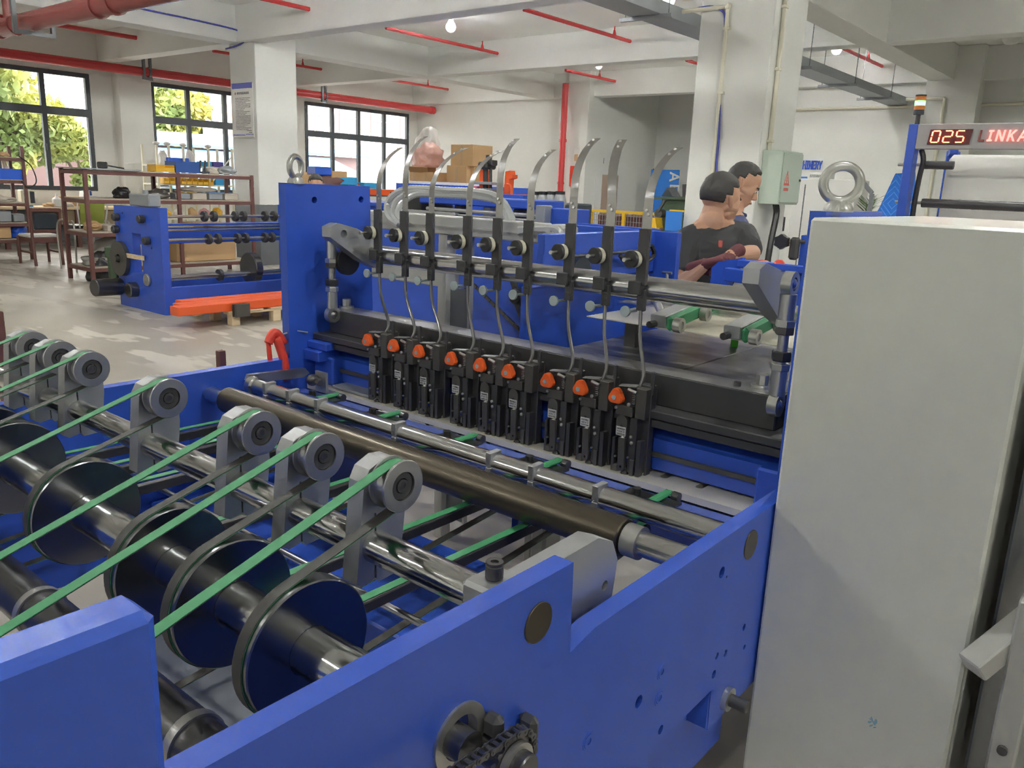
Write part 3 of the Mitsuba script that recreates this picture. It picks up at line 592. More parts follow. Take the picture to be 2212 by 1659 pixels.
# ---- nine wire guides on the chrome tube
DISC = [(806, 505), (862, 512), (918, 518), (998, 527), (1062, 533), (1128, 540), (1218, 550), (1298, 559), (1376, 566)]
TIP = [(868, 319), (920, 295), (1008, 320), (1085, 325), (1117, 300), (1196, 324), (1290, 299), (1345, 302), (1468, 319)]
WID = [.030, .030, .030, .030, .031, .032, .033, .034, .033]
YAWS = [-.3, -.3, -.5, -.45, -.2, -.35, -.2, .15, -.4]
for i in range(9):
    k = thing('wire_guide', 'curved steel strip wire guide with black roller, '+ordw[i].replace('head', 'guide'), 'wire guide', 'row of nine wire guides')
    c = at(*DISC[i], x=1.945); y = c[1]+.004; yb = y-.018
    part(k, 'clamp', M().box(TX-.058, TX-.028, y-.022, y+.018, TZ-.014, TZ+.022, .002).box(TX-.05, TX-.034, yb-.012, yb+.018, TZ+.012, TZ+.165, .001).box(TX-.046, TX-.03, yb-.012, yb+.012, TZ-.06, TZ, .002), 'black_metal', 20)
    dz = TZ+.082
    part(k, 'roller', M().cyl((TX-.078, y+.006, dz), (TX-.066, y+.006-.002, dz), .0235, n=32, c=.001), 'black_plastic', 40, 'black disc roller')
    part(k, 'felt', M().cyl((TX-.066, y+.004, dz), (TX-.052, y+.002, dz), .0225, n=32), 'cream', 40, 'cream felt ring')
    part(k, 'stud', M().cyl((TX-.105, y+.006, dz), (TX-.078, y+.006, dz), .0045, n=12).cyl((TX-.108, y+.006, dz), (TX-.100, y+.006, dz), .006, n=8), 'zinc', 30)
    tip = at(*TIP[i], x=2.13); w = WID[i]; z0 = TZ+.115; zt = tip[2]; y1 = tip[1]
    base = np.array([TX-.04, yb, z0]); pts = []
    reach = 2.13-(TX-.04)
    for t in np.linspace(0, 1, 26):
        s = max(0, (t-.42)/.58); ang = s*1.12
        zz = z0+(zt-z0)*(t if t < .42 else .42+.58*math.sin(ang)/math.sin(1.12)); xx = TX-.04+reach*((1-math.cos(ang))/(1-math.cos(1.12)))
        pts.append((xx, yb+(y1-yb)*(s**1.5), zz))
    sd = [np.array([math.sin(YAWS[i])*max(0, (t-.3))/.7*-.8, 1.0, 0]) for t in np.linspace(0, 1, 26)]; sd = np.array([q/np.linalg.norm(q) for q in sd])
    part(k, 'strip', M().strip(pts, w*.86, .0014, sd), 'spring_steel', 40, 'curved bright steel strip')
    P_ = np.array(pts); sc = M()
    for j, o in ((1, -.007), (1, .007)): sc.cyl(P_[j]+[-.001, o, .004], P_[j]+[-.005, o, .004], .0042, n=10)
    for j, o in ((8, -.003), (9, .004), (22, .0), (24, .002)):
        sc.cyl(P_[j]+[-.0005, o, 0], P_[j]+[-.0045, o, .001], .0042, n=10)
    part(k, 'rivet', sc, 'zinc', 30)
    part(k, 'thumb_screw', M().cyl((TX-.075, y+.012, TZ-.062), (TX-.067, y+.012, TZ-.062), .0155, n=24, c=.001).cyl((TX-.067, y+.012, TZ-.062), (TX-.03, y, TZ-.062), .004, n=8), 'thumb', 30, 'round pale thumb screw')
    part(k, 'spring', M().tube([(TX-.04+.0085*math.cos(t), yb+.0085*math.sin(t), TZ-.015-t*.0016) for t in np.linspace(0, 20, 60)], .0013, 5), 'black_metal')
    hy = HY[i]-.046
    part(k, 'wire_tube', M().tube(bez([(TX-.038, yb, TZ-.045), (TX-.06, yb+.2*(hy-yb), TZ-.13), (1.86, hy, 1.075), (1.84, hy+.002, 1.03), (1.832, hy+.012, .985)], 8), .0052, 8), 'gun_steel', 40)
mat('spring_steel', (.42, .41, .395), .28, 1.0); mat('thumb', (.36, .42, .43), .4, .4); mat('gun_steel', (.19, .185, .18), .35, .9)
# ---- small things around
gun = thing('air_gun', 'red air blow gun hooked on the far blue rail', 'air gun')
a = at(597, 722, y=2.49)
part(gun, 'body', M().tube(bez([a+[-.035, 0, -.03], a+[-.02, 0, 0], a+[.0, 0, .004], a+[.03, -.0, -.035]], 6), .016, 10), 'red_hot', True)
part(gun, 'handle', M().tube(bez([a+[0, 0, -.01], a+[.02, -.01, -.09], a+[.025, -.02, -.17]], 8), .017, 10), 'red_hot', True)
part(gun, 'trigger', M().tube(bez([a+[-.035, 0, -.02], a+[-.03, 0, -.09], a+[-.022, 0, -.14]], 6), .009, 8), 'red_hot', True)
part(gun, 'nozzle', M().tube([a+[.02, 0, -.004], a+[.07, -.015, .008], a+[.115, -.03, -.002]], .003, 8), 'worn_steel')

# ================================================================== LEFT: WORKBENCH, RACKS, SECOND MACHINE
def far(u, v, d): return CAM+d*(CR*(u-1106)/FPX-CU*(v-829.5)/FPX+CF)
# ---- second blue machine, seen from its end plate
m2 = thing('slitting_machine', 'second blue machine with black ring shafts, standing left of the tall upright', 'machine')
MX = 4.44
pp2 = Polygon([(8.57, 0), (9.62, .0), (9.62, 1.15), (8.57, 1.165)]).difference(shapely.box(9.02, .42, 9.22, .86))
for y, z in ((9.42, 1.07), (8.80, .72)): pp2 = pp2.difference(disc(y, z, .012, 12))
part(m2, 'end_plate', M().prism(pp2, 'x', MX, MX+.085), 'blue_paint', 20)
part(m2, 'end_plate', M().box(6.65, 6.73, 8.58, 9.62, 0, 1.17, .004), 'blue_paint', 20)
part(m2, 'sill_beam', M().box(MX+.085, 6.65, 8.585, 8.66, .13, .30, .003), 'blue_paint', 20)
part(m2, 'cross_beam', M().box(MX+.085, 6.65, 9.3, 9.42, .72, .95, .003), 'blue_paint', 20)
part(m2, 'cross_beam', M().box(MX+.085, 6.65, 9.45, 9.57, .05, .26, .003), 'blue_paint', 20)
for y, z, r in ((8.85, 1.06, .018), (8.92, .94, .013), (8.95, .90, .012), (8.85, .80, .016), (8.95, .36, .032)):
    part(m2, 'shaft', M().cyl((MX+.08, y, z), (6.66, y, z), r, n=16), 'chrome', 40)
rg = random.Random(11)
for y, z, xs in ((8.85, 1.06, (5.12, 5.24, 5.52, 5.63, 5.93, 6.06, 6.22, 6.3)), (8.85, .80, (5.16, 5.28, 5.54, 5.65, 5.92, 6.02))):
    for x in xs: part(m2, 'ring_disc', M().lathe([(.02, -.02), (.06, -.02), (.063, 0), (.06, .02), (.02, .02)], np.array([x, y, z]), (1, 0, 0), 20), 'black_metal')
part(m2, 'flywheel', M().cyl((5.75, 8.98, .42), (5.85, 8.98, .42), .19, n=36, c=.01), 'dark_steel')
part(m2, 'collar', M().ring((5.32, 8.95, .36), (1, 0, 0), .07, .032, .04), 'black_metal')
part(m2, 'top_casting', M().box(MX-.02, MX+.12, 8.75, 9.2, 1.165, 1.30, .012).cyl((MX+.05, 8.95, 1.30), (MX+.05, 8.95, 1.34), .03, n=12), 'galv', 20)
part(m2, 'top_casting', M().box(6.4, 6.78, 8.62, 9.0, 1.15, 1.32, .012), 'galv', 20)
part(m2, 'hand_wheel', M().ring((MX-.05, 9.5, .55), (1, 0, 0), .20, .05, .045, 36).cyl((MX-.09, 9.5, .55), (MX+.02, 9.5, .55), .035, n=14), 'gun_metal')
part(m2, 'rail_strip', M().bar((MX-.03, 9.4, .60), (MX-.03, 8.93, .60), .02, .05, .003), 'pale_wood')
part(m2, 'gear_motor', M().cyl((MX-.02, 9.55, .22), (MX-.34, 9.52, .23), .10, n=24, c=.01).cyl((MX-.10, 9.22, .22), (MX+.02, 9.22, .22), .085, n=20, c=.01), 'dark_steel', 30)
part(m2, 'bearing_cap', M().cyl((MX-.03, 8.92, .36), (MX, 8.92, .36), .07, n=24, c=.008), 'worn_steel')
for y, z in ((8.93, 1.03), (8.84, .80), (9.55, .88), (9.52, 1.02)): part(m2, 'knob', M().cyl((MX-.07, y, z), (MX, y, z), .045, n=12, c=.01), 'black_metal')
cord = M(); rr2 = random.Random(5)
for i in range(16):
    x = 6.15+rr2.uniform(0, .55); y = 8.66+rr2.uniform(0, .25); cord.tube(bez([(x, y, 1.17+rr2.uniform(-.1, .05)), (x+rr2.uniform(-.08, .08), y-.05, 1.0), (x+rr2.uniform(-.1, .1), y-.03, .8), (x+rr2.uniform(-.12, .12), y, .55+rr2.uniform(0, .3))], 5), .011, 5)
part(m2, 'green_cords', cord, 'green_belt', 40, 'bunch of loose green belts', kind='stuff')
# ---- pallet and orange beams
pal = thing('pallet', 'pale wooden pallet on the floor under the orange beams', 'pallet')
pa = np.array([4.67, 7.6, 0]); dx = unit([1, -.02, 0]); dy = unit([.02, 1, 0])
def ploc(a, b, z): return pa+dx*a+dy*b+[0, 0, z]
for b in (.05, .4, .75): part(pal, 'board', M().bar(ploc(-.05, b, .125), ploc(1.15, b, .125), .12, .02, .002), 'pale_wood', 20)
for a in (.0, .25, .5, .75, 1.0): part(pal, 'slat', M().bar(ploc(a+.02, -.02, .145), ploc(a+.02, .85, .145), .16, .018, .002), 'pale_wood', 20)
for a in (.02, .52, 1.05):
    for b in (.03, .40, .77): part(pal, 'block', M().bx(ploc(a, b, .06), (.10, .09, .12), .004), 'pale_wood', 20)
mat('orange_paint', (.62, .085, .018), .35)
for i, (b0, b1, w) in enumerate(((0.0, .05, .16), (.17, .2, .16), (.36, .38, .16))):
    solo('orange_beam', M().bar(ploc(-.62+.12*i, .05+b0, .20), ploc(1.3, .05+b1, .20), w*.95, .09, .006), 'orange_paint', 'bright orange painted steel beam on the pallet, '+('nearest of three', 'middle of three', 'rear of three')[i], 'beam', smooth=20)
solo('clamp_shoe', M().prism(Polygon([(0, 0), (.16, 0), (.18, .04), (.16, .08), (0, .08), (-.01, .06), (.12, .055), (.12, .025), (-.01, .02)]), 'z', 0, .13).tf(trimesh.transformations.translation_matrix(ploc(-.02, -.1, .10))), 'gun_metal', 'small dark U-shaped steel shoe against the orange beams', 'bracket')
# ---- brown rack
def rack(label, x0, x1, y0, y1, zs, zt, mids=()):
    k = thing('storage_rack', label, 'rack')
    for x in (x0, x1)+tuple(mids):
        for y in (y0, y1): part(k, 'post', M().box(x-.025, x+.025, y-.025, y+.025, 0, zt, .003), 'rack_brown', 20)
    for z in zs:
        part(k, 'shelf', M().box(x0, x1, y0, y1, z-.02, z, .002), 'shelf_board', 20, 'wooden shelf board')
        for y in (y0, y1): part(k, 'rail', M().box(x0, x1, y-.022, y+.022, z-.065, z-.015, .002), 'rack_brown', 20)
        for x in (x0, x1): part(k, 'rail', M().box(x-.022, x+.022, y0, y1, z-.065, z-.015, .002), 'rack_brown', 20)
    return k
mat('shelf_board', (.30, .26, .21), .6)
rk = rack('brown steel rack with clutter, between the chair and the second blue machine', 5.0, 7.55, 11.6, 12.33, (.22, .70, 1.15, 1.535), 1.54, (6.32,))
part(rk, 'glass_top', M().box(4.95, 5.75, 11.55, 12.38, 1.54, 1.555), 'galv', 20)
rk2 = rack('brown steel rack cut by the left edge of the photo, in front of the first window', 4.1, 5.57, 15.2, 15.75, (.35, .62, .95, 1.32, 1.68), 1.86)
def tray(c, s, col, label, grp=None, slope=.0, name='parts_bin'):
    x, y, z = c; a, b, h = s; t = .008
    m = M().box(x-a, x+a, y-b, y+b, z, z+t).box(x-a, x-a+t, y-b, y+b, z, z+h).box(x+a-t, x+a, y-b, y+b, z, z+h).box(x-a, x+a, y+b-t, y+b, z, z+h).box(x-a, x+a, y-b, y-b+t, z, z+h*(1-slope))
    return solo(name, m, col, label, 'bin', grp)
tray((5.35, 15.35, 1.70-.38), (.2, .14, .17), 'bin_blue', 'blue plastic bin on the left rack with the hanging cable')
solo('hanging_cable', M().tube(bez([(5.5, 15.15, 1.7), (5.66, 15.12, 1.55), (5.72, 15.12, 1.3), (5.6, 15.14, 1.2), (5.5, 15.15, 1.3)], 8), .01, 6), 'black_plastic', 'dark looped cable hanging on the left rack post', 'cable')
def cloth(c, s, col, label, seed, cat='cloth', name='cloth_heap', n=3):
    m = trimesh.creation.icosphere(subdivisions=n); v = m.vertices; q = meshkit.fbm(v*1.9+seed*7.3, 3, seed)-.5
    v = v*(1+q[:, None]*.75); v[:, 2] = np.maximum(v[:, 2], -.55); v = v*np.asarray(s); v = v-[0, 0, v[:, 2].min()]+np.asarray(c)
    return solo(name, M().add(v, m.faces), col, label, cat, smooth=True)
cloth((5.15, 15.4, .955), (.28, .2, .07), 'rag', 'folded pale cloth on the left rack', 1)
cloth((5.35, 15.4, 1.685), (.1, .1, .05), 'cardboard', 'coil of pale tape on top of the left rack', 2, 'tape')
solo('file_box', M().box(5.0, 5.35, 15.3, 15.6, .625, .80, .01), 'galv', 'grey-green box on the third shelf of the left rack', 'box')
solo('file_box', M().box(5.38, 5.55, 15.3, 15.6, .625, .75, .01), 'galv', 'low grey-green box beside the taller one on the left rack', 'box')
solo('carton', M().box(5.0, 5.3, 15.25, 15.6, .36, .55, .006), 'cardboard', 'small cardboard carton on the bottom shelf of the left rack', 'box')
cloth((5.45, 15.45, .36), (.14, .16, .17), 'bin_blue', 'dark blue bag on the bottom shelf of the left rack', 4, 'bag', 'bag')
# things on the middle rack
tray((6.15, 11.75, 1.54), (.14, .13, .10), 'bin_yellow', 'yellow plastic bin on top of the brown rack', None, .4)
tray((6.50, 11.78, 1.54), (.19, .15, .16), 'bin_navy', 'navy blue plastic box on top of the brown rack')
mat('bin_navy', (.012, .05, .20), .45)
solo('black_tool', M().bx((5.38, 11.9, 1.60), (.12, .09, .09), .015).bar((5.43, 11.9, 1.60), (5.68, 11.9, 1.565), .03, .02, .004), 'black_plastic', 'small black power tool on the glass top of the brown rack', 'tool')
for i, (x, s, c, lb) in enumerate(((6.75, .05, 'dark_navy', 'dark clamp standing on the brown rack beside the navy box'), (6.83, .05, 'dark_navy', 'second dark clamp standing on the brown rack'),)):
    solo('hand_clamp', M().bar((x, 11.75, 1.54), (x+.03, 11.75, 1.73), .03, .025, .004).bar((x-.06, 11.75, 1.555), (x+.08, 11.75, 1.555), .05, .03, .004), c, lb, 'tool', smooth=20)
cloth((7.0, 11.85, 1.54), (.12, .11, .07), 'rag', 'grey dusty casting on top of the brown rack', 6, 'part', 'casting')
cloth((7.28, 11.85, 1.54), (.16, .12, .08), 'galv', 'larger dusty casting near the right end of the brown rack top', 8, 'part', 'casting')
for i in range(4):
    x = 6.45+i*.27
    solo('cast_block', M().bx((x, 11.8, 1.2), (.23, .18, .09+.01*(i % 2)), .008), ('galv', 'rag')[i % 2], ('first', 'second', 'third', 'fourth')[i]+' grey block from the left in the row on the middle shelf of the brown rack', 'block', smooth=20)
cloth((6.75, 11.85, 1.26), (.35, .1, .05), 'rag', 'dusty rags laid over the grey blocks on the brown rack', 12)
cloth((6.15, 11.9, 1.155), (.16, .12, .09), 'worn_steel', 'heap of shiny metal fittings on the middle shelf of the brown rack', 14, 'parts', 'fittings_heap')
cloth((5.62, 11.9, 1.155), (.12, .1, .10), 'black_plastic', 'black rubber shoe-like part on the middle shelf of the brown rack', 16, 'part', 'rubber_part')
cloth((5.2, 11.95, .705), (.12, .14, .08), 'cardboard', 'brown paper wrap on the lower shelf of the brown rack', 18)
cloth((5.2, 11.9, .225), (.2, .2, .10), 'worn_steel', 'heap of bright metal scraps on the bottom shelf of the brown rack', 20, 'parts', 'scrap_heap')
cloth((5.25, 11.85, .0), (.22, .16, .26), 'black_plastic', 'black plastic bag under the brown rack', 22, 'bag', 'bag')
cloth((5.55, 12.0, .26), (.35, .2, .22), 'clear_wrap', 'crumpled clear plastic sheeting under the brown rack', 24, 'plastic sheet', 'plastic_wrap')
mat('clear_wrap', (.30, .28, .26), .25)
tray((5.78, 12.15, .70), (.13, .1, .08), 'bin_cyan', 'bright blue tray in front of the green chair')
for i, (x0, x1, z0, z1, c, lb) in enumerate(((5.3, 5.55, .70, .78, 'rag', 'bundle of cardboard strips on the lower shelf of the brown rack'), (6.0, 6.5, .70, .76, 'galv', 'flat grey plate on the lower shelf of the brown rack'), (6.6, 7.2, .70, .80, 'cardboard', 'flat carton on the lower shelf of the brown rack'), (6.3, 7.3, .225, .52, 'cardboard', 'big brown carton behind the second blue machine'))):
    solo('carton', M().box(x0, x1, 11.72, 12.2, z0, z1, .006), c, lb, 'box', smooth=20)
cl = M(); 
for i in range(3): cl.bar((5.45+.03*i, 11.5, .26), (5.5+.06*i, 11.45, .60), .03, .03, .004)
gm = thing('green_motor', 'small green motor with pipes standing between rack and second machine', 'motor')
part(gm, 'housing', M().cyl((4.95, 10.9, .42), (4.95, 10.9, .56), .075, n=18, c=.01).cyl((4.95, 10.9, .08), (4.95, 10.9, .42), .05, n=14).cyl((5.08, 10.85, .0), (5.08, 10.85, .36), .06, n=14), 'machine_green', 30)
part(gm, 'base', M().box(4.85, 5.16, 10.78, 11.0, 0, .10, .01), 'machine_green', 20)
# ---- chair
chr_ = thing('wooden_chair', 'dark brown wooden chair with green back pad and white seat, by the workbench', 'chair')
cx, cy = 5.42, 14.42
for a, b, h in ((-.2, -.25, .91), (.22, -.25, .90)):
    part(chr_, 'back_leg', M().tube(bez([(cx+a*.98, cy+b-.04, 0), (cx+a, cy+b, .45), (cx+a*1.02, cy+b-.05, h)], 6), .024, 8), 'rack_brown')
for a, b in ((-.22, .27), (.22, .27)): part(chr_, 'front_leg', M().cyl((cx+a, cy+b, 0), (cx+a, cy+b, .44), .02, .026, n=10), 'rack_brown')
part(chr_, 'seat', M().bx((cx, cy, .46), (.47, .5, .05), .02), 'white_plastic', 30, 'white seat cover')
part(chr_, 'apron', M().box(cx-.2, cx+.22, cy-.27, cy-.24, .36, .44, .004).box(cx-.21, cx-.18, cy-.25, cy+.27, .37, .44).box(cx+.19, cx+.22, cy-.25, cy+.27, .37, .44), 'rack_brown', 20)
part(chr_, 'back_pad', M().bx((cx+.01, cy-.27, .70), (.36, .05, .26), .02), 'dark_navy', 30, 'dark green back pad')
part(chr_, 'back_rail', M().bx((cx+.01, cy-.30, .875), (.43, .03, .06), .01).bx((cx+.01, cy-.27, .54), (.4, .025, .05), .008), 'rack_brown', 20)
part(chr_, 'stretcher', M().bar((cx-.21, cy-.24, .2), (cx-.21, cy+.26, .2), .02, .03).bar((cx+.21, cy-.24, .2), (cx+.21, cy+.26, .2), .02, .03), 'rack_brown', 20)
# ---- workbench with things
wb = thing('workbench', 'long worn wooden workbench under the first window', 'workbench')
part(wb, 'top', M().box(3.2, 8.4, 17.15, 17.85, .74, .79, .005), 'pale_wood', 20)
for x in (3.4, 5.9, 7.2, 8.3):
    for y in (17.2, 17.75): part(wb, 'leg', M().box(x-.04, x+.04, y-.04, y+.04, 0, .74), 'rack_brown', 20)
part(wb, 'drawer_box', M().box(6.9, 8.2, 17.22, 17.7, .45, .74, .004), 'shelf_wood', 20)
mat('shelf_wood', (.20, .15, .09), .6)
part(wb, 'back_board', M().box(3.3, 8.35, 17.72, 17.75, .1, .74), 'steel_grey', 20)
mon = thing('small_monitor', 'small pale monitor on the workbench at the left', 'monitor')
q = at(55, 443, y=17.35)
part(mon, 'body', M().bx(q+[.02, 0, .14], (.22, .2, .30), .02), 'cream', 30); part(mon, 'screen', M().bx(q+[.10, -.101, .15], (.08, .01, .22), .003), 'dark_navy', 20)
for u, c, lb, s in ((66, 'bin_cyan', 'bright blue spray bottle on the workbench beside the monitor', (.05, .05, .14)), (124, 'white_plastic', 'white spray bottle on the workbench under the window', (.09, .06, .20))):
    q = at(u, 446, y=17.3); k = thing('bottle', lb, 'bottle')
    part(k, 'body', M().lathe([(0, 0), (s[0], 0), (s[0], s[2]*.7), (.02, s[2]), (0, s[2])], q, (0, 0, 1), 14), c); part(k, 'cap', M().cyl(q+[0, 0, s[2]], q+[0, 0, s[2]+.04], .02, n=10), c)
solo('carton', M().bx(at(150, 446, y=17.55)+[0, 0, .10], (.5, .2, .2), .005), 'cardboard', 'cardboard box standing at the back of the workbench', 'box', smooth=20)
cloth(at(112, 447, y=17.35), (.16, .1, .05), 'cardboard', 'small heap of brown scraps on the workbench', 31)
cloth(at(142, 447, y=17.3), (.15, .1, .06), 'rag', 'grey cloth on the workbench right of the white bottle', 32)
for i in range(5):
    q = at(178+i*5, 432, y=17.3); solo('folder', M().bx(q+[0, 0, .06], (.035, .2, .22+.03*(i % 2)), .003, rot((0, 1, 0), 8-4*i)), ('white_plastic', 'green_pale', 'paper', 'bin_navy', 'paper')[i], ('white', 'pale green', 'first grey-white', 'navy blue', 'second grey-white')[i]+' folder standing on the bench at the right end', 'folder', smooth=20)
mat('green_pale', (.42, .52, .42), .5)
gch = thing('office_chair', 'chair with a lime green back and white tube frame behind the brown rack', 'chair')
q = at(200, 485, y=13.0)
part(gch, 'back', M().prism(Polygon([(-.17, .0), (.17, 0), (.21, .36), (-.15, .36)]), 'y', 0, .03, trimesh.transformations.translation_matrix([q[0], 13.0, q[2]])), 'lime', 20, 'lime green mesh back')
mat('lime', (.26, .30, .05), .6)
part(gch, 'seat', M().bx((q[0], 13.3, q[2]-.05), (.42, .45, .06), .02), 'black_plastic', 30)
for s in (-.27, .27): part(gch, 'tube_frame', M().tube(bez([(q[0]+s, 13.05, 0), (q[0]+s, 13.02, .3), (q[0]+s, 13.02, q[2]+.0), (q[0]+s*.9, 13.25, q[2]+.03), (q[0]+s, 13.6, q[2]-.02), (q[0]+s, 13.6, 0)], 6), .014, 8), 'zinc', 40)
part(gch, 'back_frame', M().tube(bez([q+[-.19, 0, -.05], q+[-.17, 0, .37], q+[.22, 0, .37], q+[.19, 0, -.05]], 6), .012, 8), 'white_plastic', 40)
# ---- white bin shelf by the second window
wsf = thing('bin_shelf', 'cream steel shelving full of plastic bins in front of the second window', 'shelving')
for x in (8.62, 9.2, 9.77, 10.34):
    for y in (16.6, 17.2): part(wsf, 'post', M().box(x-.02, x+.02, y-.02, y+.02, 0, 2.08), 'cream', 20)
for z in (1.0, 1.30, 1.68): part(wsf, 'shelf', M().box(8.6, 10.36, 16.58, 17.22, z-.035, z, .003), 'cream', 20)
part(wsf, 'brace', M().bar((9.5, 16.58, 1.0), (10.3, 16.58, 1.9), .02, .02), 'cream', 20)
for i in range(9): tray((8.76+i*.125, 16.64, 1.302), (.055, .12, .12), 'bin_yellow', 'yellow parts bin in the row on the cream shelving', 'row of yellow parts bins', .5)
tray((10.03, 16.7, 1.302), (.13, .12, .16), 'bin_cyan', 'bright blue bin at the right end of the yellow bin row')
tray((9.1, 16.75, 1.682), (.22, .14, .15), 'bin_blue', 'blue bin on the top shelf of the cream shelving')
tray((9.75, 16.75, 1.682), (.11, .12, .10), 'bin_cyan', 'small cyan bin on the top shelf of the cream shelving')
tray((10.02, 16.75, 1.682), (.12, .12, .11), 'bin_purple', 'purple bin on the top shelf of the cream shelving')
mat('bin_purple', (.05, .03, .20), .45)
tray((10.0, 16.7, 1.002), (.28, .14, .14), 'bin_sky', 'wide pale blue tray low on the cream shelving'); mat('bin_sky', (.10, .25, .52), .45)
tray((9.3, 16.7, 1.002), (.09, .12, .14), 'bin_yellow', 'single yellow bin low on the cream shelving')
for i, (x, z, s) in enumerate(((8.85, 1.682, .15), (9.45, 1.682, .16))):
    cloth((x, 16.8, z), (.09, .09, s*1.3), 'bag_white', ('left', 'right')[i]+' white plastic bag on the top shelf of the cream shelving', 40+i, 'bag', 'plastic_bag')
mat('bag_white', (.62, .60, .58), .4)
for i, x in enumerate((8.62, 8.85, 9.2, 9.77)): solo('post_cap', M().sph((x, 16.6, 2.10), .07, 2, (1, 1, .55)), 'bag_white', ('first', 'second', 'third', 'fourth')[i]+' white wrapped cap from the left on the cream shelving posts', 'cap', smooth=True)
for i in range(6): cloth((8.8+i*.24, 16.8, 1.302), (.1, .1, .16), ('bag_white', 'cardboard')[i % 2], ('first', 'second', 'third', 'fourth', 'fifth', 'sixth')[i]+' wrapped bundle from the left behind the yellow bins', 50+i, 'bundle', 'bundle', 2)
for i in range(5): cloth((8.8+i*.3, 16.75, .60), (.12, .12, .13), ('bin_yellow', 'bag_white', 'cardboard', 'pink', 'bin_yellow')[i], ('first', 'second', 'third', 'fourth', 'fifth')[i]+' bag from the left under the cream shelving', 60+i, 'bag', 'bag', 2)
mat('pink', (.55, .28, .30), .6)
part(wsf, 'shelf', M().box(8.6, 10.36, 16.58, 17.22, .565, .60, .003), 'cream', 20)
# ---- notice board on the pillar
nbd = thing('notice_board', 'white notice board with blue header and small print on the square pillar', 'notice board')
y0_, y1_, z0_, z1_ = 12.61, 13.22, 2.165, 3.06
part(nbd, 'panel', M().box(8.285, 8.31, y0_, y1_, z0_, z1_, .003), 'paper', 20)
mat('head_blue', (.06, .07, .32), .5); mat('print_ink', (.13, .12, .12), .6)
part(nbd, 'header', M().box(8.283, 8.286, y0_, y1_, z1_-.09, z1_-.0), 'head_blue', 20, 'blue header bar')
part(nbd, 'footer', M().box(8.283, 8.286, y0_+.26, y1_, z0_+.035, z0_+.055).box(8.283, 8.286, y0_, y0_+.24, z0_+.05, z0_+.065), 'head_blue', 20)
tx = M(); rt = random.Random(9)
for i in range(22):
    z = z1_-.25-i*.0245; y = y1_-.09; e = y0_+.07+(rt.random()*.22 if rt.random() < .35 else 0)
    while y > e:
        w = rt.uniform(.012, .05); tx.box(8.2835, 8.285, max(y-w, e), y, z, z+.011); y -= w+.006
for i in range(7): tx.box(8.2835, 8.285, y1_-.19-i*.052, y1_-.15-i*.052, z1_-.185, z1_-.145)
for i in range(2): tx.box(8.2835, 8.285, y0_+.05, y0_+.2-.06*i, z0_+.09-.03*i+.02, z0_+.105-.03*i+.02)
part(nbd, 'print', tx, 'print_ink', False, 'lines of small illegible print', kind='stuff')
part(nbd, 'emblem', M().cyl((8.283, y1_-.10, z1_-.165), (8.285, y1_-.10, z1_-.165), .022, n=10), 'brown_red', 20)
# ---- blue cable on the beams
solo('blue_cable', M().tube(bez([(4.9, 12.88, 3.96), (6.5, 12.88, 3.93), (7.95, 12.88, 3.9), (8.27, 12.86, 3.85), (8.29, 12.8, 3.72), (8.28, 13.0, 3.66), (8.28, 13.35, 3.63)], 8), .014, 6), 'blue_cable', 'thin dark blue cable along the beam to the notice pillar', 'cable', smooth=True)
# ---- dark posts on the floor beyond the far rail
for u, v, lb in ((478, 790, 'short dark brown post on the floor just beyond the far blue rail'), (3, 760, 'dark brown post at the left edge of the photo beyond the far blue rail')):
    q = at(u, v, y=2.8); t = at(u, 757 if u > 100 else 672, y=2.8)
    solo('floor_post', M().box(q[0]-.014, q[0]+.014, 2.786, 2.814, 0, t[2], .002), 'rack_brown', lb, 'post', smooth=20)

# ================================================================== BEHIND THE STITCHING MACHINE
# ---- feed table behind the beam
ft = thing('feed_table', 'dark steel feed table with a joint line behind the stitching beam', 'table')
part(ft, 'top', M().box(2.0, 2.95, .64, 1.02, 1.045, 1.07, .002), 'table_steel', 20)
part(ft, 'top', M().box(2.0, 2.95, 1.024, 1.42, 1.045, 1.07, .002), 'table_steel', 20)
part(ft, 'apron', M().box(2.02, 2.93, .66, 1.40, .6, 1.04), 'dark_navy', 20)
sh = thing('paper_sheet', 'long pale glossy sheet lying over the feed table', 'sheet')
q0, q1 = at(1262, 683, z=1.165), at(1700, 748, z=1.165); xs_ = (q0[0]+q1[0])/2
part(sh, 'sheet', M().box(xs_, xs_+.42, q1[1]-.05, q0[1], 1.162, 1.165), 'sheet_pale', 20)
mat('sheet_pale', (.66, .63, .52), .22, .3)
part(sh, 'back_lip', M().box(xs_+.42, xs_+.43, q1[1]-.05, q0[1], 1.162, 1.20), 'worn_steel', 20)
part(sh, 'support', M().box(xs_+.1, xs_+.14, q0[1]-.12, q0[1]-.08, 1.07, 1.162), 'black_metal', 20)
for i, (u, v, u2, v2) in enumerate(((1447, 712, 1505, 668), (1610, 738, 1668, 695))):
    k = thing('tape_arm', 'grey arm with a green belt and two chrome wheels over the pale sheet, '+('left one', 'right one')[i], 'belt arm')
    a = at(u, v, x=xs_-.06); b = a+np.array([.30, 0, .035]); d = unit(b-a)
    part(k, 'arm', M().bar(a+[0, .04, .018], b+[0, .04, .018], .05, .036, .003), 'alu', 20)
    part(k, 'belt', M().bar(a+[0, 0, .018], b+[0, 0, .018], .02, .042, .008, ext=.012), 'green_belt', 30)
    for s in (a+[.006, 0, .015], a*.45+b*.55+[0, 0, .012], b+[0, 0, .015]): part(k, 'wheel', M().ring(s+[0, -.034, 0], (0, 1, 0), .021, .011, .022, 24).cyl(s+[0, -.03, 0], s, .012, n=12), 'zinc', 30)
    part(k, 'bolt', M().cyl(a+[-.03, .05, .01], a+[0, .05, .01], .01, n=10), 'black_plastic')
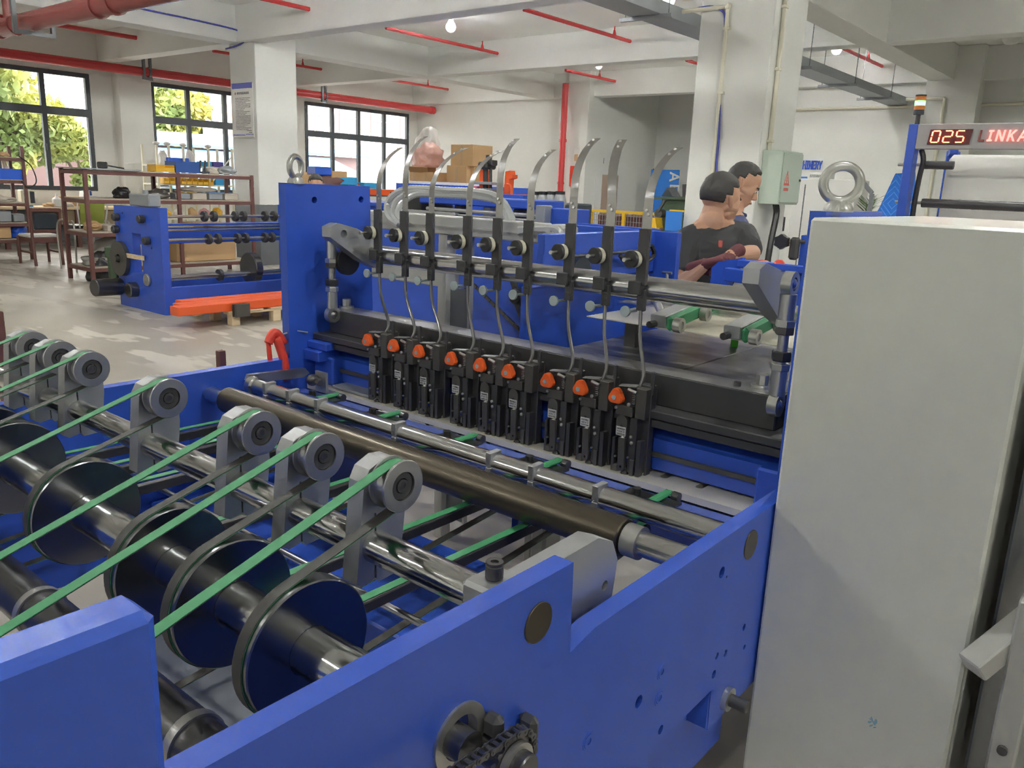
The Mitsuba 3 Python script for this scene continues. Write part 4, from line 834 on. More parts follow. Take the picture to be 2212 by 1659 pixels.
pr = solo('plastic_plate', M().box(xs_+.10, xs_+.46, .75, q0[1]-.05, 1.205, 1.209), 'glass', 'clear plastic plate above the pale sheet', 'plate')
rod = solo('guide_rod', M().cyl((xs_+.25, .66, 1.225), (xs_+.25, 1.9, 1.225), .010, n=12), 'chrome', 'thin bright guide rod above the pale sheet', 'rod')
solo('guide_rod', M().cyl((xs_+.02, 1.15, 1.20), (xs_+.5, 1.5, 1.26), .012, n=12), 'brushed', 'bright slanted rod left above the pale sheet', 'rod')
solo('green_tab', M().box(2.45, 2.452, 1.06, 1.085, 1.07, 1.115), 'green_glow', 'small bright green plastic tab on the feed table', 'tab'); mat('green_glow', (.05, .45, .02), .4)
# ---- grey aluminium gantry with its cables
GX = 2.42
ga = thing('cable_gantry', 'grey aluminium profile frame with corrugated hoses behind the chrome tube', 'frame')
yl, yr = 3.1, at(1215, 560, x=GX)[1]; zt = at(1100, 478, x=GX)[2]; zb = at(1100, 520, x=GX)[2]; zc_ = at(870, 592, x=GX)[2]
part(ga, 'top_bar', M().box(GX, GX+.09, yr+.12, yl, zb, zt, .004).box(GX-.004, GX+.0, yr+.12, yl, zb+.03, zb+.036), 'grey_alu', 20)
part(ga, 'lower_bar', M().box(GX+.02, GX+.09, at(960, 600, x=GX)[1], yl, zc_-.035, zc_+.035, .004), 'grey_alu', 20)
y_a, y_b = at(945, 600, x=GX)[1], at(963, 600, x=GX)[1]
part(ga, 'post', M().box(GX, GX+.06, y_b, y_a, 0, zb, .003), 'grey_alu', 20)
part(ga, 'post', M().box(GX+.03, GX+.06, yl-.06, yl, 0, zb, .003), 'grey_alu', 20)
part(ga, 'post', M().box(GX-.02, GX+.10, yr, yr+.075, .0, zt+.0, .012), 'grey_alu', 20)
part(ga, 'post', M().box(GX+.0, GX+.07, yr+.08, yr+.125, .0, zb, .01), 'grey_alu', 20)
part(ga, 'dark_panel', M().box(GX+.03, GX+.036, at(1002, 600, x=GX)[1], y_b, .1, zc_-.03), 'steel_grey', 20, 'dark grey panel')
part(ga, 'slim_post', M().box(GX+.02, GX+.04, at(1004, 600, x=GX)[1]-.012, at(1004, 600, x=GX)[1], .1, zb), 'grey_alu', 20)
def hose(pts, r=.013, n=7, ridge=True):
    c = bez(pts, 14); sg = np.r_[0, np.cumsum(np.linalg.norm(np.diff(c, axis=0), axis=1))]; m_ = max(12, int(sg[-1]/.0075)); s = np.linspace(0, sg[-1], m_)
    p = np.column_stack([np.interp(s, sg, c[:, k]) for k in range(3)]); return M().tube(p, r*(1+.14*(np.arange(m_) % 2)) if ridge else r, n)
mat('hose_grey', (.34, .35, .35), .3)
def gp(u, v, x): return at(u, v, x=x)
for i, o in enumerate((0, 9, 17)):
    part(ga, 'hose', hose([gp(862+o, 486, GX-.03), gp(842+o, 470-o*.3, GX-.02), gp(836+o*1.6, 446, GX), gp(850+o*1.4, 421+o*.8, GX+.02), gp(885+o, 408+o*.7, GX+.05), gp(960, 411+o*.6, GX+.1), gp(1040, 416+o*.6, GX+.1), gp(1080, 430+o*.5, GX+.1), gp(1103-o*.6, 465, GX+.08), gp(1108-o*.6, 492, GX+.06)], .012+.002*(i == 0)), 'hose_grey', 40)
for i, o in enumerate((0, 10, 20, 30)):
    part(ga, 'hose', hose([gp(1120, 494+o*.25, GX-.03), gp(1160+o*.4, 490-o*.05+6, GX-.03), gp(1182+o*.9, 506-o*.1, GX-.03), gp(1182+o*1.0, 560, GX-.03), gp(1172+o*1.0, 650, GX-.03), gp(1164+o*1.1, 737, GX-.03)], .010+.003*(i % 2), ridge=i in (1, 3)), ('white_plastic' if i == 2 else 'hose_grey'), 40)
part(ga, 'cable_clip', M().bx(gp(1186, 548, GX-.045), (.02, .04, .025), .004), 'white_plastic', 20)
# ---- blue unit behind the gantry
bu = thing('blue_drive_unit', 'blue machine unit with a chain and a black hand knob seen through the gantry', 'machine')
UX = 2.75
part(bu, 'side_panel', M().box(UX, UX+.03, at(1160, 650, x=UX)[1]-.12, at(1003, 650, x=UX)[1]+.06, .1, at(1080, 600, x=UX)[2]+.02, .003), 'blue_paint', 20)
part(bu, 'upper_panel', M().box(UX+.12, UX+.15, at(1150, 520, x=UX)[1]-.1, 3.3, at(1000, 560, x=UX)[2], at(960, 470, x=UX)[2], .003), 'blue_paint', 20)
ca, cb_ = at(1020, 612, x=UX-.03), at(1142, 732, x=UX-.03); nlk = 24
for i in range(nlk):
    a = ca+(cb_-ca)*i/nlk; b = ca+(cb_-ca)*(i+1)/nlk; part(bu, 'chain_link', M().bar(a, b, .010 if i % 2 else .006, .016, .001), 'dark_steel', 20)
kn_ = at(1120, 640, x=UX-.05)
part(bu, 'hand_knob', M().cyl(kn_-[.03, 0, 0], kn_+[.04, 0, 0], .034, n=18, c=.006), 'black_plastic', 30)
part(bu, 'belt_tail', M().bar(at(1115, 648, x=UX-.02), at(1140, 720, x=UX-.02), .012, .03, .002).bar(at(1108, 605, x=UX-.02), at(1116, 632, x=UX-.02), .012, .03, .002), 'black_belt', 20)
part(bu, 'bearing', M().cyl(at(1146, 668, x=UX-.03), at(1146, 668, x=UX-.03)+[.03, 0, 0], .05, n=20, c=.004), 'worn_steel', 30)
for u, v in ((1003, 627), (1014, 635)): part(bu, 'screw', M().cyl(at(u, v, x=UX-.01), at(u, v, x=UX-.01)+[.015, 0, 0], .010, n=10), 'black_metal')
# blue folding unit farther back, above the gantry bar
bk = thing('blue_slide_unit', 'blue carriage with bright guide rods behind the hoses', 'machine')
BX = 3.4
p0, p1 = at(905, 420, x=BX), at(1130, 452, x=BX)
part(bk, 'carriage', M().box(BX, BX+.3, p1[1]-.05, p0[1], p1[2]-.0, p0[2], .006), 'blue_paint', 20)
part(bk, 'dark_block', M().box(BX+.02, BX+.3, p0[1]+.005, p0[1]+.17, p0[2]-.15, p0[2]-.0, .006), 'black_plastic', 20)
part(bk, 'guide_rod', M().cyl((BX-.03, p0[1]-.1, p0[2]-.075), (BX-.03, p1[1]-.12, p0[2]-.075), .011, n=12).cyl((BX-.03, p0[1]-.1, p0[2]-.1), (BX-.03, p1[1]-.12, p0[2]-.1), .008, n=12), 'brushed', 40)
part(bk, 'rod_block', M().box(BX-.05, BX+.02, p1[1]-.18, p1[1]-.12, p0[2]-.33, p0[2]-.02, .005), 'galv', 20)
for i in range(4):
    y = p0[1]-.25-.22*i; part(bk, 'cylinder', M().cyl((BX+.1, y, p1[2]-.2), (BX+.1, y, p1[2]), .04, n=16, c=.006), ('black_plastic', 'alu')[i % 2], 30)
part(bk, 'bed', M().box(BX-.1, BX+.5, p1[1]-.15, p0[1]+.5, .2, p1[2]-.2, .01), 'blue_paint', 20)
part(bk, 'bright_bar', M().box(BX-.06, BX-.02, p0[1]-.35, p0[1]+.12, p1[2]-.09, p1[2]-.04, .004), 'alu', 20)
# row of grey nozzles with green coils
nz = thing('nozzle_row', 'row of grey air nozzles with small green coils beside the riser pipe', 'nozzles')
for i in range(4):
    c = at(1155+i*18, 445, x=4.2)
    part(nz, 'nozzle', M().lathe([(0, .07), (.03, .07), (.045, .02), (.03, -.06), (.015, -.10), (0, -.10)], c, (0, 0, 1), 14), 'alu', 30)
    part(nz, 'cap', M().cyl(c+[0, 0, .07], c+[0, 0, .09], .03, n=12), 'black_plastic')
for i in range(8):
    c = at(1149+i*9.5, 468, x=4.2); part(nz, 'coil', M().sph(c, .02, 1), 'machine_green' if i % 2 else 'alu', True)
part(nz, 'block', M().box(4.2, 4.5, at(1222, 440, x=4.2)[1], at(1145, 440, x=4.2)[1], .3, at(1180, 434, x=4.2)[2]-.01, .01), 'dark_navy', 20)
# big open blue box frame right of the gantry
bb = thing('blue_box_frame', 'big open blue steel frame right of the gantry, in front of the man in black', 'machine frame')
FY = 1.62
x0_, x1_ = at(1216, 502, y=FY)[0], at(1418, 498, y=FY)[0]; z1b = at(1418, 498, y=FY)[2]
part(bb, 'side_panel', M().box(x0_-.1, x1_, FY, FY+.03, z1b-.16, z1b, .003).box(x0_-.1, x1_, FY+.06, FY+.09, .3, z1b-.18, .003), 'blue_paint', 20)
part(bb, 'end_plate', M().box(x1_, x1_+.03, at(1466, 500, x=x1_)[1], FY+.5, .7, z1b-.002, .003), 'blue_paint', 20)
part(bb, 'rear_plate', M().box(x1_+.5, x1_+.53, at(1420, 496, x=x1_+.5)[1], at(1248, 482, x=x1_+.5)[1], .8, at(1248, 482, x=x1_+.5)[2], .003), 'blue_paint', 20)
part(bb, 'end_block', M().box(x1_+.55, x1_+.7, at(1250, 460, x=x1_+.6)[1], at(1232, 460, x=x1_+.6)[1]+.1, .9, at(1240, 452, x=x1_+.6)[2], .004), 'blue_paint', 20)
part(bb, 'rod_tie', M().cyl(at(1216, 556, y=FY-.02), at(1405, 540, y=FY-.02), .006, n=8), 'black_metal')
part(bb, 'hose_loop', M().tube(bez([at(1340, 552, y=FY-.03), at(1352, 565, y=FY-.03), at(1385, 570, y=FY-.03), at(1412, 552, y=FY-.04), at(1408, 530, y=FY-.04)], 6), .008, 8), 'black_plastic', 40)
part(bb, 'dark_arch', M().cyl(at(1258, 590, y=FY-.02), at(1258, 590, y=FY-.02)+[0, .03, 0], .055, n=24), 'dark_navy', 30)
part(bb, 'screw', M().cyl(at(1441, 590, x=x1_-.02), at(1441, 603, x=x1_-.02), .006, n=8).cyl(at(1441, 589, x=x1_-.02)+[0, .02, 0], at(1441, 589, x=x1_-.02)-[0, .02, 0], .006, n=8), 'zinc')
# frame that the man leans on
lf = thing('blue_feeder_frame', 'blue feeder frame with a red ball lever that the man in black leans on', 'machine frame')
LX = 3.35
def lq(u, v): return at(u, v, x=LX)
a, b = lq(1537, 575), lq(1600, 560)
part(lf, 'end_plate', M().prism(Polygon([(lq(1534, 640)[1], lq(1534, 640)[2]-.5), (lq(1537, 578)[1], lq(1537, 578)[2]), (lq(1552, 565)[1], lq(1552, 565)[2]), (lq(1604, 557)[1], lq(1604, 557)[2]), (lq(1604, 590)[1], lq(1604, 590)[2]), (lq(1566, 600)[1], lq(1566, 600)[2]), (lq(1560, 640)[1], lq(1560, 640)[2]-.5)]), 'x', LX, LX+.03), 'blue_paint', 20)
part(lf, 'top_rail', M().bar(lq(1598, 568), lq(1745, 584), .05, .03, .003), 'blue_paint', 20)
part(lf, 'mid_rail', M().bar(at(1568, 592, x=LX-.1), at(1672, 606, x=LX-.1), .04, .055, .003), 'blue_paint', 20)
part(lf, 'dark_slot', M().bar(lq(1612, 578), lq(1700, 588), .05, .022), 'dark_navy', 20)
part(lf, 'bright_bar', M().bar(at(1600, 581, x=LX-.03), at(1700, 590, x=LX-.03), .012, .008), 'zinc', 20)
part(lf, 'roller', M().cyl(at(1590, 628, x=LX+.05), at(1760, 652, x=LX+.05), .05, n=20), 'cream', 40)
part(lf, 'ball_knob', M().sph(lq(1683, 573), .024, 2), 'red_hot', True, 'red ball knob')
part(lf, 'ball_arm', M().bar(lq(1690, 578), lq(1715, 592), .015, .015), 'galv', 20)
part(lf, 'leg', M().box(LX, LX+.06, lq(1545, 600)[1]-.06, lq(1545, 600)[1], 0, lq(1540, 600)[2], .003), 'blue_paint', 20)
part(lf, 'leg', M().box(LX, LX+.06, lq(1740, 590)[1]-.03, lq(1740, 590)[1]+.03, 0, lq(1740, 590)[2], .003), 'blue_paint', 20)
part(lf, 'post', M().box(LX+.3, LX+.35, at(1746, 540, x=LX+.3)[1], at(1727, 540, x=LX+.3)[1], .6, at(1735, 508, x=LX+.3)[2], .003), 'blue_paint', 20)
kc = at(1690, 522, x=LX+.25)
g = Polygon([((.030 if k % 2 else .024)*math.cos(k*math.pi/6), (.030 if k % 2 else .024)*math.sin(k*math.pi/6)) for k in range(12)]).buffer(.004)
part(lf, 'star_knob', M().prism(affinity.translate(g, kc[1], kc[2]), 'x', kc[0]-.02, kc[0]+.01), 'black_plastic', 30, 'black star knob')
part(lf, 'knob_shaft', M().cyl(kc, at(1738, 522, x=LX+.3), .008, n=10).bx(at(1716, 537, x=LX+.28), (.04, .04, .1), .01), 'gun_metal', 30)
# far machine with bright sill seen left of the gantry through the gap
fm = thing('blue_far_machine', 'blue machine frame standing on the floor seen between upright and gantry', 'machine')
c0, c1 = at(838, 652, z=0), at(925, 628, z=0)
part(fm, 'end_plate', M().box(c0[0], c0[0]+.06, c0[1]-.0, c0[1]+.9, 0, 1.1, .004), 'blue_paint', 20)
part(fm, 'sill', M().box(c0[0]+.06, c0[0]+3.2, c0[1]+.03, c0[1]+.1, at(880, 625, y=c0[1])[2], at(880, 606, y=c0[1])[2], .004), 'blue_paint', 20)
part(fm, 'end_plate', M().box(c0[0]+3.2, c0[0]+3.26, c0[1], c0[1]+.9, 0, 1.1, .004), 'blue_paint', 20)
part(fm, 'table', M().box(c0[0], c0[0]+3.3, c0[1], c0[1]+.9, .75, .82, .004), 'blue_paint', 20)
# ---- back of the hall: benches with bins, orange stacker, cartons
bt = thing('parts_bench', 'long bench loaded with bins and cloths in front of the corner window', 'workbench')
def bz(v, u, x): return at(u, v, x=x)[2]
part(bt, 'top', M().box(11.2, 16.2, 13.7, 14.6, 1.22, 1.26, .004), 'rack_brown', 20)
for x in (11.4, 13.6, 16.0):
    for y in (13.75, 14.5): part(bt, 'leg', M().box(x-.04, x+.04, y-.04, y+.04, 0, 1.22), 'rack_brown', 20)
def onb(u, y=13.9): return at(u, 390, y=y)[0]
for u, w, h, c, lb, z in ((655, .18, .34, 'cardboard', 'brown carton seen through the far lifting eye', 1.26), (690, .20, .16, 'bin_blue', 'bright blue bin on the heap behind the far upright', 1.60), (724, .2, .14, 'cardboard', 'dusty box on top of the heap behind the far upright', 1.55), (738, .30, .16, 'bin_cyan', 'pair of cyan bins behind the far upright', 1.42), (792, .2, .22, 'bin_cyan', 'cyan tub on the bench left of the first wire guide', 1.26)):
    x = onb(u); solo('bench_box', M().bx((x, 13.9, z+h/2), (w*2, .3, h), .012), c, lb, 'box', smooth=20)
for u, c, s, lb, seed in ((672, 'orange_paint', (.26, .2, .2), 'orange cloth heap behind the far upright', 71), (712, 'rack_brown', (.5, .25, .30), 'brown cloth heap behind the far upright', 72), (760, 'rag', (.3, .2, .16), 'pale cloth heap on the bench behind the far upright', 73), (778, 'orange_paint', (.2, .2, .13), 'small orange heap on the bench right of the cyan bins', 74)):
    cloth((onb(u), 14.0, 1.26), s, c, lb, seed, 'cloth', 'cloth_heap', 2)
ot = thing('orange_rail', 'orange steel rail with dark holes left behind the hoses', 'rail')
q0, q1 = at(796, 414, x=6.5), at(868, 414, x=6.5)
part(ot, 'rail', M().box(6.5, 6.6, q1[1], q0[1]+.5, q0[2]-.035, q0[2]+.035, .003), 'orange_paint', 20)
part(ot, 'hole', M().box(6.496, 6.5, q1[1]+.05, q1[1]+.09, q0[2]-.01, q0[2]+.01).box(6.496, 6.5, q1[1]+.15, q1[1]+.19, q0[2]-.01, q0[2]+.01), 'black_plastic', 20)
part(ot, 'table', M().box(6.45, 7.2, q1[1]-.3, q0[1]+.6, q0[2]-.16, q0[2]-.12).box(6.5, 7.1, q1[1], q0[1]+.5, .2, q0[2]-.14), 'blue_paint', 20)
bt2 = thing('blue_tables', 'low blue machine table with white sheets on it below the cartons', 'table')
q0, q1 = at(855, 395, x=9.0), at(1010, 400, x=9.0)
part(bt2, 'top', M().box(9.0, 10.0, q1[1]-.4, q0[1], 1.28, q0[2], .004), 'blue_paint', 20)
part(bt2, 'sheet', M().box(9.2, 9.9, q1[1]+.2, q0[1]-.1, q0[2], q0[2]+.04), 'paper', 20)
part(bt2, 'leg', M().box(9.1, 9.9, q1[1]-.3, q0[1]-.1, 0, 1.28), 'blue_paint', 20)
# cartons against the back wall
def cart(u0, u1, v0, v1, x, d, lb, top=True):
    a = at(u0, v1, x=x); b = at(u1, v0, x=x); k = thing('carton', lb, 'box')
    part(k, 'body', M().box(x, x+d, b[1], a[1], a[2], b[2], .008), 'cardboard', 20)
    part(k, 'tape', M().box(x-.002, x+.0, (a[1]+b[1])/2-.03, (a[1]+b[1])/2+.03, a[2]+.02, b[2]-.02), 'tape_tan', 20)
    return k
mat('tape_tan', (.40, .27, .15), .4)
cart(973, 1022, 312, 358, 14.5, .7, 'big brown carton on top of the stack against the back wall')
cart(964, 1008, 358, 398, 14.45, .7, 'lower brown carton of the stack against the back wall')
cart(1008, 1024, 356, 398, 14.6, .5, 'narrow carton at the right foot of the carton stack')
cart(884, 905, 360, 398, 14.4, .6, 'left brown carton under the pink plastic bag')
cart(903, 936, 372, 398, 14.2, .6, 'open brown carton with its flap out, under the pink plastic bag')
cart(648, 668, 372, 400, 12.8, .5, 'brown carton behind the far lifting eye')
k_ = [q for q in scene if q.startswith('carton') and 'open' in labels.get(q.split('__')[0], {}).get('label', '')][-1].split('__')[0]
a = at(905, 372, x=14.15); part(k_, 'flap', M().bar(a, a+np.array([-.25, -.2, .12]), .45, .012), 'cardboard', 20)
cloth(at(925, 362, x=14.6), (.42, .36, .36), 'pink_bag', 'pinkish plastic bag of scraps on the cartons', 80, 'bag', 'scrap_bag')
cloth(at(922, 352, x=14.7), (.30, .3, .55), 'bag_white', 'clear crumpled plastic rising above the pink bag', 82, 'bag', 'scrap_bag')
mat('pink_bag', (.52, .30, .26), .5)
cs = thing('carton_support', 'low dark pallet table that carries the cartons', 'table'); q0 = at(900, 400, x=14.2)
part(cs, 'top', M().box(14.15, 15.4, at(1030, 400, x=14.2)[1], at(880, 398, x=14.2)[1], 1.2, q0[2]-.01), 'rack_brown', 20)
part(cs, 'base', M().box(14.2, 15.3, at(1026, 400, x=14.2)[1], at(884, 398, x=14.2)[1], 0, 1.2), 'steel_grey', 20)
# orange stacker / drill
os_ = thing('orange_press', 'orange and black drill press between the fourth and fifth wire guides', 'drill press')
OX = 8.0
def oq(u, v): return at(u, v, x=OX)
part(os_, 'column', M().bar(oq(1049, 412), oq(1049, 350), .05, .05, .004).bar(oq(1060, 412), oq(1060, 355), .03, .03, .004), 'black_metal', 20)
part(os_, 'head', M().bx(oq(1052, 358), (.2, .16, .09), .02).bx(oq(1064, 352), (.12, .08, .07), .012).cyl(oq(1056, 350), oq(1056, 335), .04, n=14), 'black_plastic', 20)
part(os_, 'side_guard', M().prism(Polygon([(oq(1035, 415)[1], oq(1035, 415)[2]), (oq(1036, 372)[1], oq(1036, 372)[2]), (oq(1040, 364)[1], oq(1040, 364)[2]), (oq(1046, 368)[1], oq(1046, 368)[2]), (oq(1046, 412)[1], oq(1046, 412)[2])]), 'x', OX, OX+.1), 'orange_paint', 20)
part(os_, 'side_guard', M().prism(Polygon([(oq(u, v)[1], oq(u, v)[2]) for u, v in ((1082, 425), (1086, 370), (1096, 368), (1097, 377), (1102, 377), (1101, 385), (1094, 387), (1092, 420), (1135, 420), (1135, 430), (1084, 430))]), 'x', OX+.05, OX+.15), 'orange_paint', 20)
part(os_, 'table', M().bx(oq(1055, 396), (.25, .30, .035), .005), 'galv', 20)
part(os_, 'handle', M().tube(bez([oq(1095, 398), oq(1101, 399), oq(1104, 408), oq(1105, 421)], 6), .014, 8), 'orange_paint', 40)
part(os_, 'foot', M().bx(oq(1058, 412), (.2, .22, .06), .01), 'steel_grey', 20); part(os_, 'base', M().box(OX-.1, OX+.3, oq(1140, 430)[1], oq(1030, 430)[1], 0, oq(1060, 418)[2]), 'blue_paint', 20)
part(os_, 'red_box', M().bx(oq(1031, 408), (.1, .09, .06), .01), 'red_hot', 20)
# ---- alcove: doors, banner, fence, drill
AX = XB+3.0
dd = {'kind': 'structure'}
def aq(u, v): return at(u, v, x=AX-.03)
a, b = aq(1345, 363), aq(1402, 363)
labels['door_1'] = {**dd, 'label': 'dark door with a red paper diamond in the recess'}
part('door_1', 'leaf', M().box(AX-.06, AX, b[1]-.15, a[1], 0, a[2], .004), 'dark_navy', 20)
part('door_1', 'frame', M().box(AX-.05, AX, a[1], a[1]+.12, 0, a[2]+.05).box(AX-.05, AX, b[1]-.15, a[1]+.1, a[2], a[2]+.05), 'white_plastic', 20)
c = at(1377, 414, x=AX-.07); s = .27
solo('paper_diamond', M().prism(Polygon([(c[1]-s*.72, c[2]), (c[1], c[2]-s*1.4), (c[1]+s*.72, c[2]), (c[1], c[2]+s*1.3)]), 'x', AX-.072, AX-.062), 'red_paper', 'red paper diamond on the dark door', 'paper decoration', smooth=False); mat('red_paper', (.40, .05, .015), .6)
def gq(u, v): return at(u, v, y=11.74)
labels['door_2'] = {**dd, 'label': 'dull red glass door in the side wall of the recess'}
x0_, x1_ = gq(1256, 370)[0], gq(1283, 370)[0]; zt2 = gq(1270, 366)[2]
x0_ = max(x0_, XB+.1)
part('door_2', 'leaf', M().box(x0_, x1_, 11.70, 11.745, 0, zt2), 'dull_red', 20); mat('dull_red', (.17, .055, .062), .3)
part('door_2', 'frame', M().box(x1_, x1_+.12, 11.69, 11.75, 0, zt2+.05).box(x0_-.1, x1_, 11.69, 11.75, zt2, zt2+.08), 'white_plastic', 20)
part('door_2', 'curtain', M().box(x1_+.14, x1_+1.1, 11.71, 11.745, 0, zt2-.1), 'curtain_tan', 20); mat('curtain_tan', (.38, .28, .22), .7)
for u, v, lb in ((1298, 347, 'small grey name plate above the red door'), (1382, 353, 'small grey name plate above the dark door')):
    q = at(u, v, x=AX-.012) if u > 1340 else gq(u, v)
    solo('name_plate', M().bx(q, (.02, .36, .13) if u > 1340 else (.28, .02, .13), .004), 'galv', lb, 'sign', smooth=20)
q = at(1245, 337, x=16.88); ps_ = thing('wall_poster', 'small white poster with a brown picture on the pillar by the riser', 'poster')
part(ps_, 'sheet', M().box(16.885, 16.9, q[1]-.07, q[1]+.08, q[2]-.17, q[2]+.17), 'paper', False); part(ps_, 'picture', M().box(16.883, 16.886, q[1]-.05, q[1]+.06, q[2]-.12, q[2]+.04), 'cardboard', False)
q = at(1237, 372, x=16.86); solo('red_sign', M().bx(q+[0, 0, -.1], (.03, .16, .5), .01), 'red_hot', 'red sign plate on the pillar below the poster', 'sign', smooth=20)
# banner
bn = thing('banner', 'tall blue banner with white letters beside the dark door', 'banner')
a, b = at(1414, 366, x=19.0), at(1468, 366, x=19.0)
part(bn, 'cloth', M().box(19.0, 19.02, b[1], a[1]+.1, .15, a[2]), 'banner_blue', 20)
part(bn, 'base', M().box(18.85, 19.2, b[1], a[1], 0, .15), 'steel_grey', 20)
lt = M()
for ch_, v in (('A', 382), ('B', 408), ('C', 436)):
    q = at(1457, v, x=19.0); t = meshkit.text_mesh(ch_, .26, .004, True); c = t.bounds.mean(0); vv = np.array(t.vertices)-c
    lt.add(np.column_stack([19.0-.004-vv[:, 2], q[1]-vv[:, 1], q[2]-vv[:, 0]]), t.faces)
part(bn, 'lettering', lt, 'white_plastic', False, 'white capital letters A B C turned sideways')
# yellow mesh fence
yf = thing('mesh_fence', 'low yellow guard rail with wire mesh in the recess', 'fence')
FX = 13.0
def fq(u, v): return at(u, v, x=FX)
ya, yb_ = fq(1277, 455)[1], fq(1420, 460)[1]; zf = fq(1340, 455)[2]
part(yf, 'top_rail', M().box(FX, FX+.05, yb_, ya, zf-.05, zf), 'yellow_paint', 20)
for u in (1275, 1346, 1420): y = fq(u, 470)[1]; part(yf, 'post', M().box(FX, FX+.05, y-.03, y+.03, 0, zf), 'yellow_paint', 20)
wm = M()
for i in range(24): y = yb_+(ya-yb_)*i/23; wm.box(FX+.02, FX+.026, y-.004, y+.004, .2, zf)
for i in range(9): wm.box(FX+.02, FX+.026, yb_, ya, zf-.1-.1*i, zf-.092-.1*i)
part(yf, 'wire_mesh', wm, 'galv', 20, kind='stuff'); part(yf, 'dark_load', M().box(FX+.15, FX+.8, yb_+.1, ya-.05, 0, zf-.08, .02), 'rack_brown', 20)
# green milling machine
gd = thing('green_mill', 'old dark green milling machine with a crank left of the man in black', 'machine tool')
VX = 8.5
def vq(u, v): return at(u, v, x=VX)
def vp(pts): return Polygon([(vq(u, v)[1], vq(u, v)[2]) for u, v in pts])
part(gd, 'body', M().prism(vp([(1432, 500), (1430, 428), (1490, 428), (1492, 500)]), 'x', VX, VX+.35), 'machine_green', 20)
part(gd, 'ram', M().prism(vp([(1414, 430), (1414, 425), (1492, 425), (1492, 432)]), 'x', VX-.05, VX+.4), 'machine_green', 20)
part(gd, 'hood', M().prism(vp([(1424, 424), (1437, 404), (1448, 424)]), 'x', VX+.05, VX+.25), 'dark_navy', 20)
part(gd, 'column_box', M().prism(vp([(1474, 425), (1474, 398), (1484, 398), (1484, 425)]), 'x', VX, VX+.15), 'black_metal', 20)
part(gd, 'crank', M().cyl(vq(1431, 461)-[.1, 0, 0], vq(1431, 461), .05, n=18).bar(vq(1431, 458)-[.1, 0, 0], vq(1446, 432)-[.1, 0, 0], .025, .025), 'gun_metal', 30)
part(gd, 'base', M().box(VX, VX+.5, vq(1492, 500)[1], vq(1428, 500)[1], 0, vq(1460, 498)[2]), 'machine_green', 20)
part(gd, 'vise', M().prism(vp([(1425, 492), (1428, 470), (1434, 470), (1437, 492)]), 'x', VX-.2, VX-.05), 'yellow_paint', 20)
bs_ = thing('blue_sign', 'small blue and yellow sign board leaning by the green mill', 'sign'); q = at(1455, 478, x=8.2)
part(bs_, 'board', M().bx(q, (.02, .2, .22), .004), 'banner_blue', 20); part(bs_, 'edge', M().bx(q+[.005, -.03, .115], (.02, .18, .02)), 'yellow_paint', 20)
part(bs_, 'post', M().bar(q-[-.02, 0, .1], [q[0]+.02, q[1], 0], .04, .04), 'steel_grey', 20)

# ================================================================== RIGHT: CABLE TRAY, PILLAR FITTINGS, UNWINDER
ct = thing('cable_tray', 'grey steel cable tray hung on thin rods below the ceiling', 'cable tray')
CY = 4.62
def cq(u, v): return at(u, v, y=CY)
a, b = cq(1734, 122), cq(1966, 212); zt_ = (a[2]+b[2])/2; a2, b2 = cq(1732, 151), cq(1966, 234); zb_ = zt_-.13
part(ct, 'channel', M().box(6.0, XB, CY, CY+.012, zb_, zt_).box(6.0, XB, CY, CY+.36, zb_, zb_+.01).box(6.0, XB, CY+.35, CY+.36, zb_, zt_), 'galv', 20)
for x in (7.9, 9.9, 11.9, 13.9, 15.9):
    part(ct, 'bracket', M().box(x-.02, x+.02, CY-.12, CY+.5, zb_-.04, zb_, .002), 'galv', 20)
    for y in (CY-.08, CY+.44): part(ct, 'rod', M().cyl((x, y, zb_-.04), (x, y, ZC), .006, n=6), 'steel_grey')
# conduits on the cabinet pillar
PY = 3.58
co = thing('conduit', 'cream plastic conduit with an elbow running down the front of the cabinet pillar', 'conduit')
XF = 8.29
def xf(u, v): return at(u, v, x=XF)
c1 = xf(1573, 14); c2 = xf(1560, 560)
part(co, 'down_pipe', M().cyl((XF, c1[1], c1[2]-.03), (XF, c1[1], .9), .022, n=12), 'cream_pvc', 40)
part(co, 'cross_pipe', M().cyl((XF, c1[1], c1[2]), (XF, 4.6, c1[2]+.0), .022, n=12), 'cream_pvc', 40)
part(co, 'elbow', M().sph((XF, c1[1], c1[2]), .034, 2), 'cream_pvc', True)
part(co, 'cross_pipe', M().cyl((XF, c1[1]+.05, c1[2]+.12), (XF, 4.6, c1[2]+.12), .02, n=12), 'cream_pvc', 40)
for v in (62, 200): q = xf(1566, v); part(co, 'clip', M().box(XF-.025, 8.31, c1[1]-.045, c1[1]+.03, q[2]-.012, q[2]+.012), 'cream_pvc', 20)
co2 = thing('conduit', 'cream plastic conduit running down to the electric cabinet', 'conduit')
q = at(1672, 150, y=PY-.02); q = at(1690, 0, y=PY-.02); r_ = at(1667, 318, y=PY-.02); xc = (q[0]+r_[0])/2
part(co2, 'down_pipe', M().cyl((xc, PY-.025, r_[2]-.05), (xc, PY-.025, ZC), .024, n=12), 'cream_pvc', 40)
for v in (8, 150, 308): z = at(1680, v, y=PY-.02)[2]; part(co2, 'clip', M().box(xc-.04, xc+.04, PY-.055, PY, z-.014, z+.014, .004), 'cream_pvc', 20)
solo('blue_cable', M().tube(bez([xf(1508, 18), xf(1535, 14), xf(1555, 20), xf(1566, 40), xf(1562, 120), xf(1556, 200), xf(1553, 290), xf(1548, 350), xf(1548, 378)], 8), .012, 6), 'blue_cable', 'blue cable hanging from the conduit on the cabinet pillar', 'cable', smooth=True)
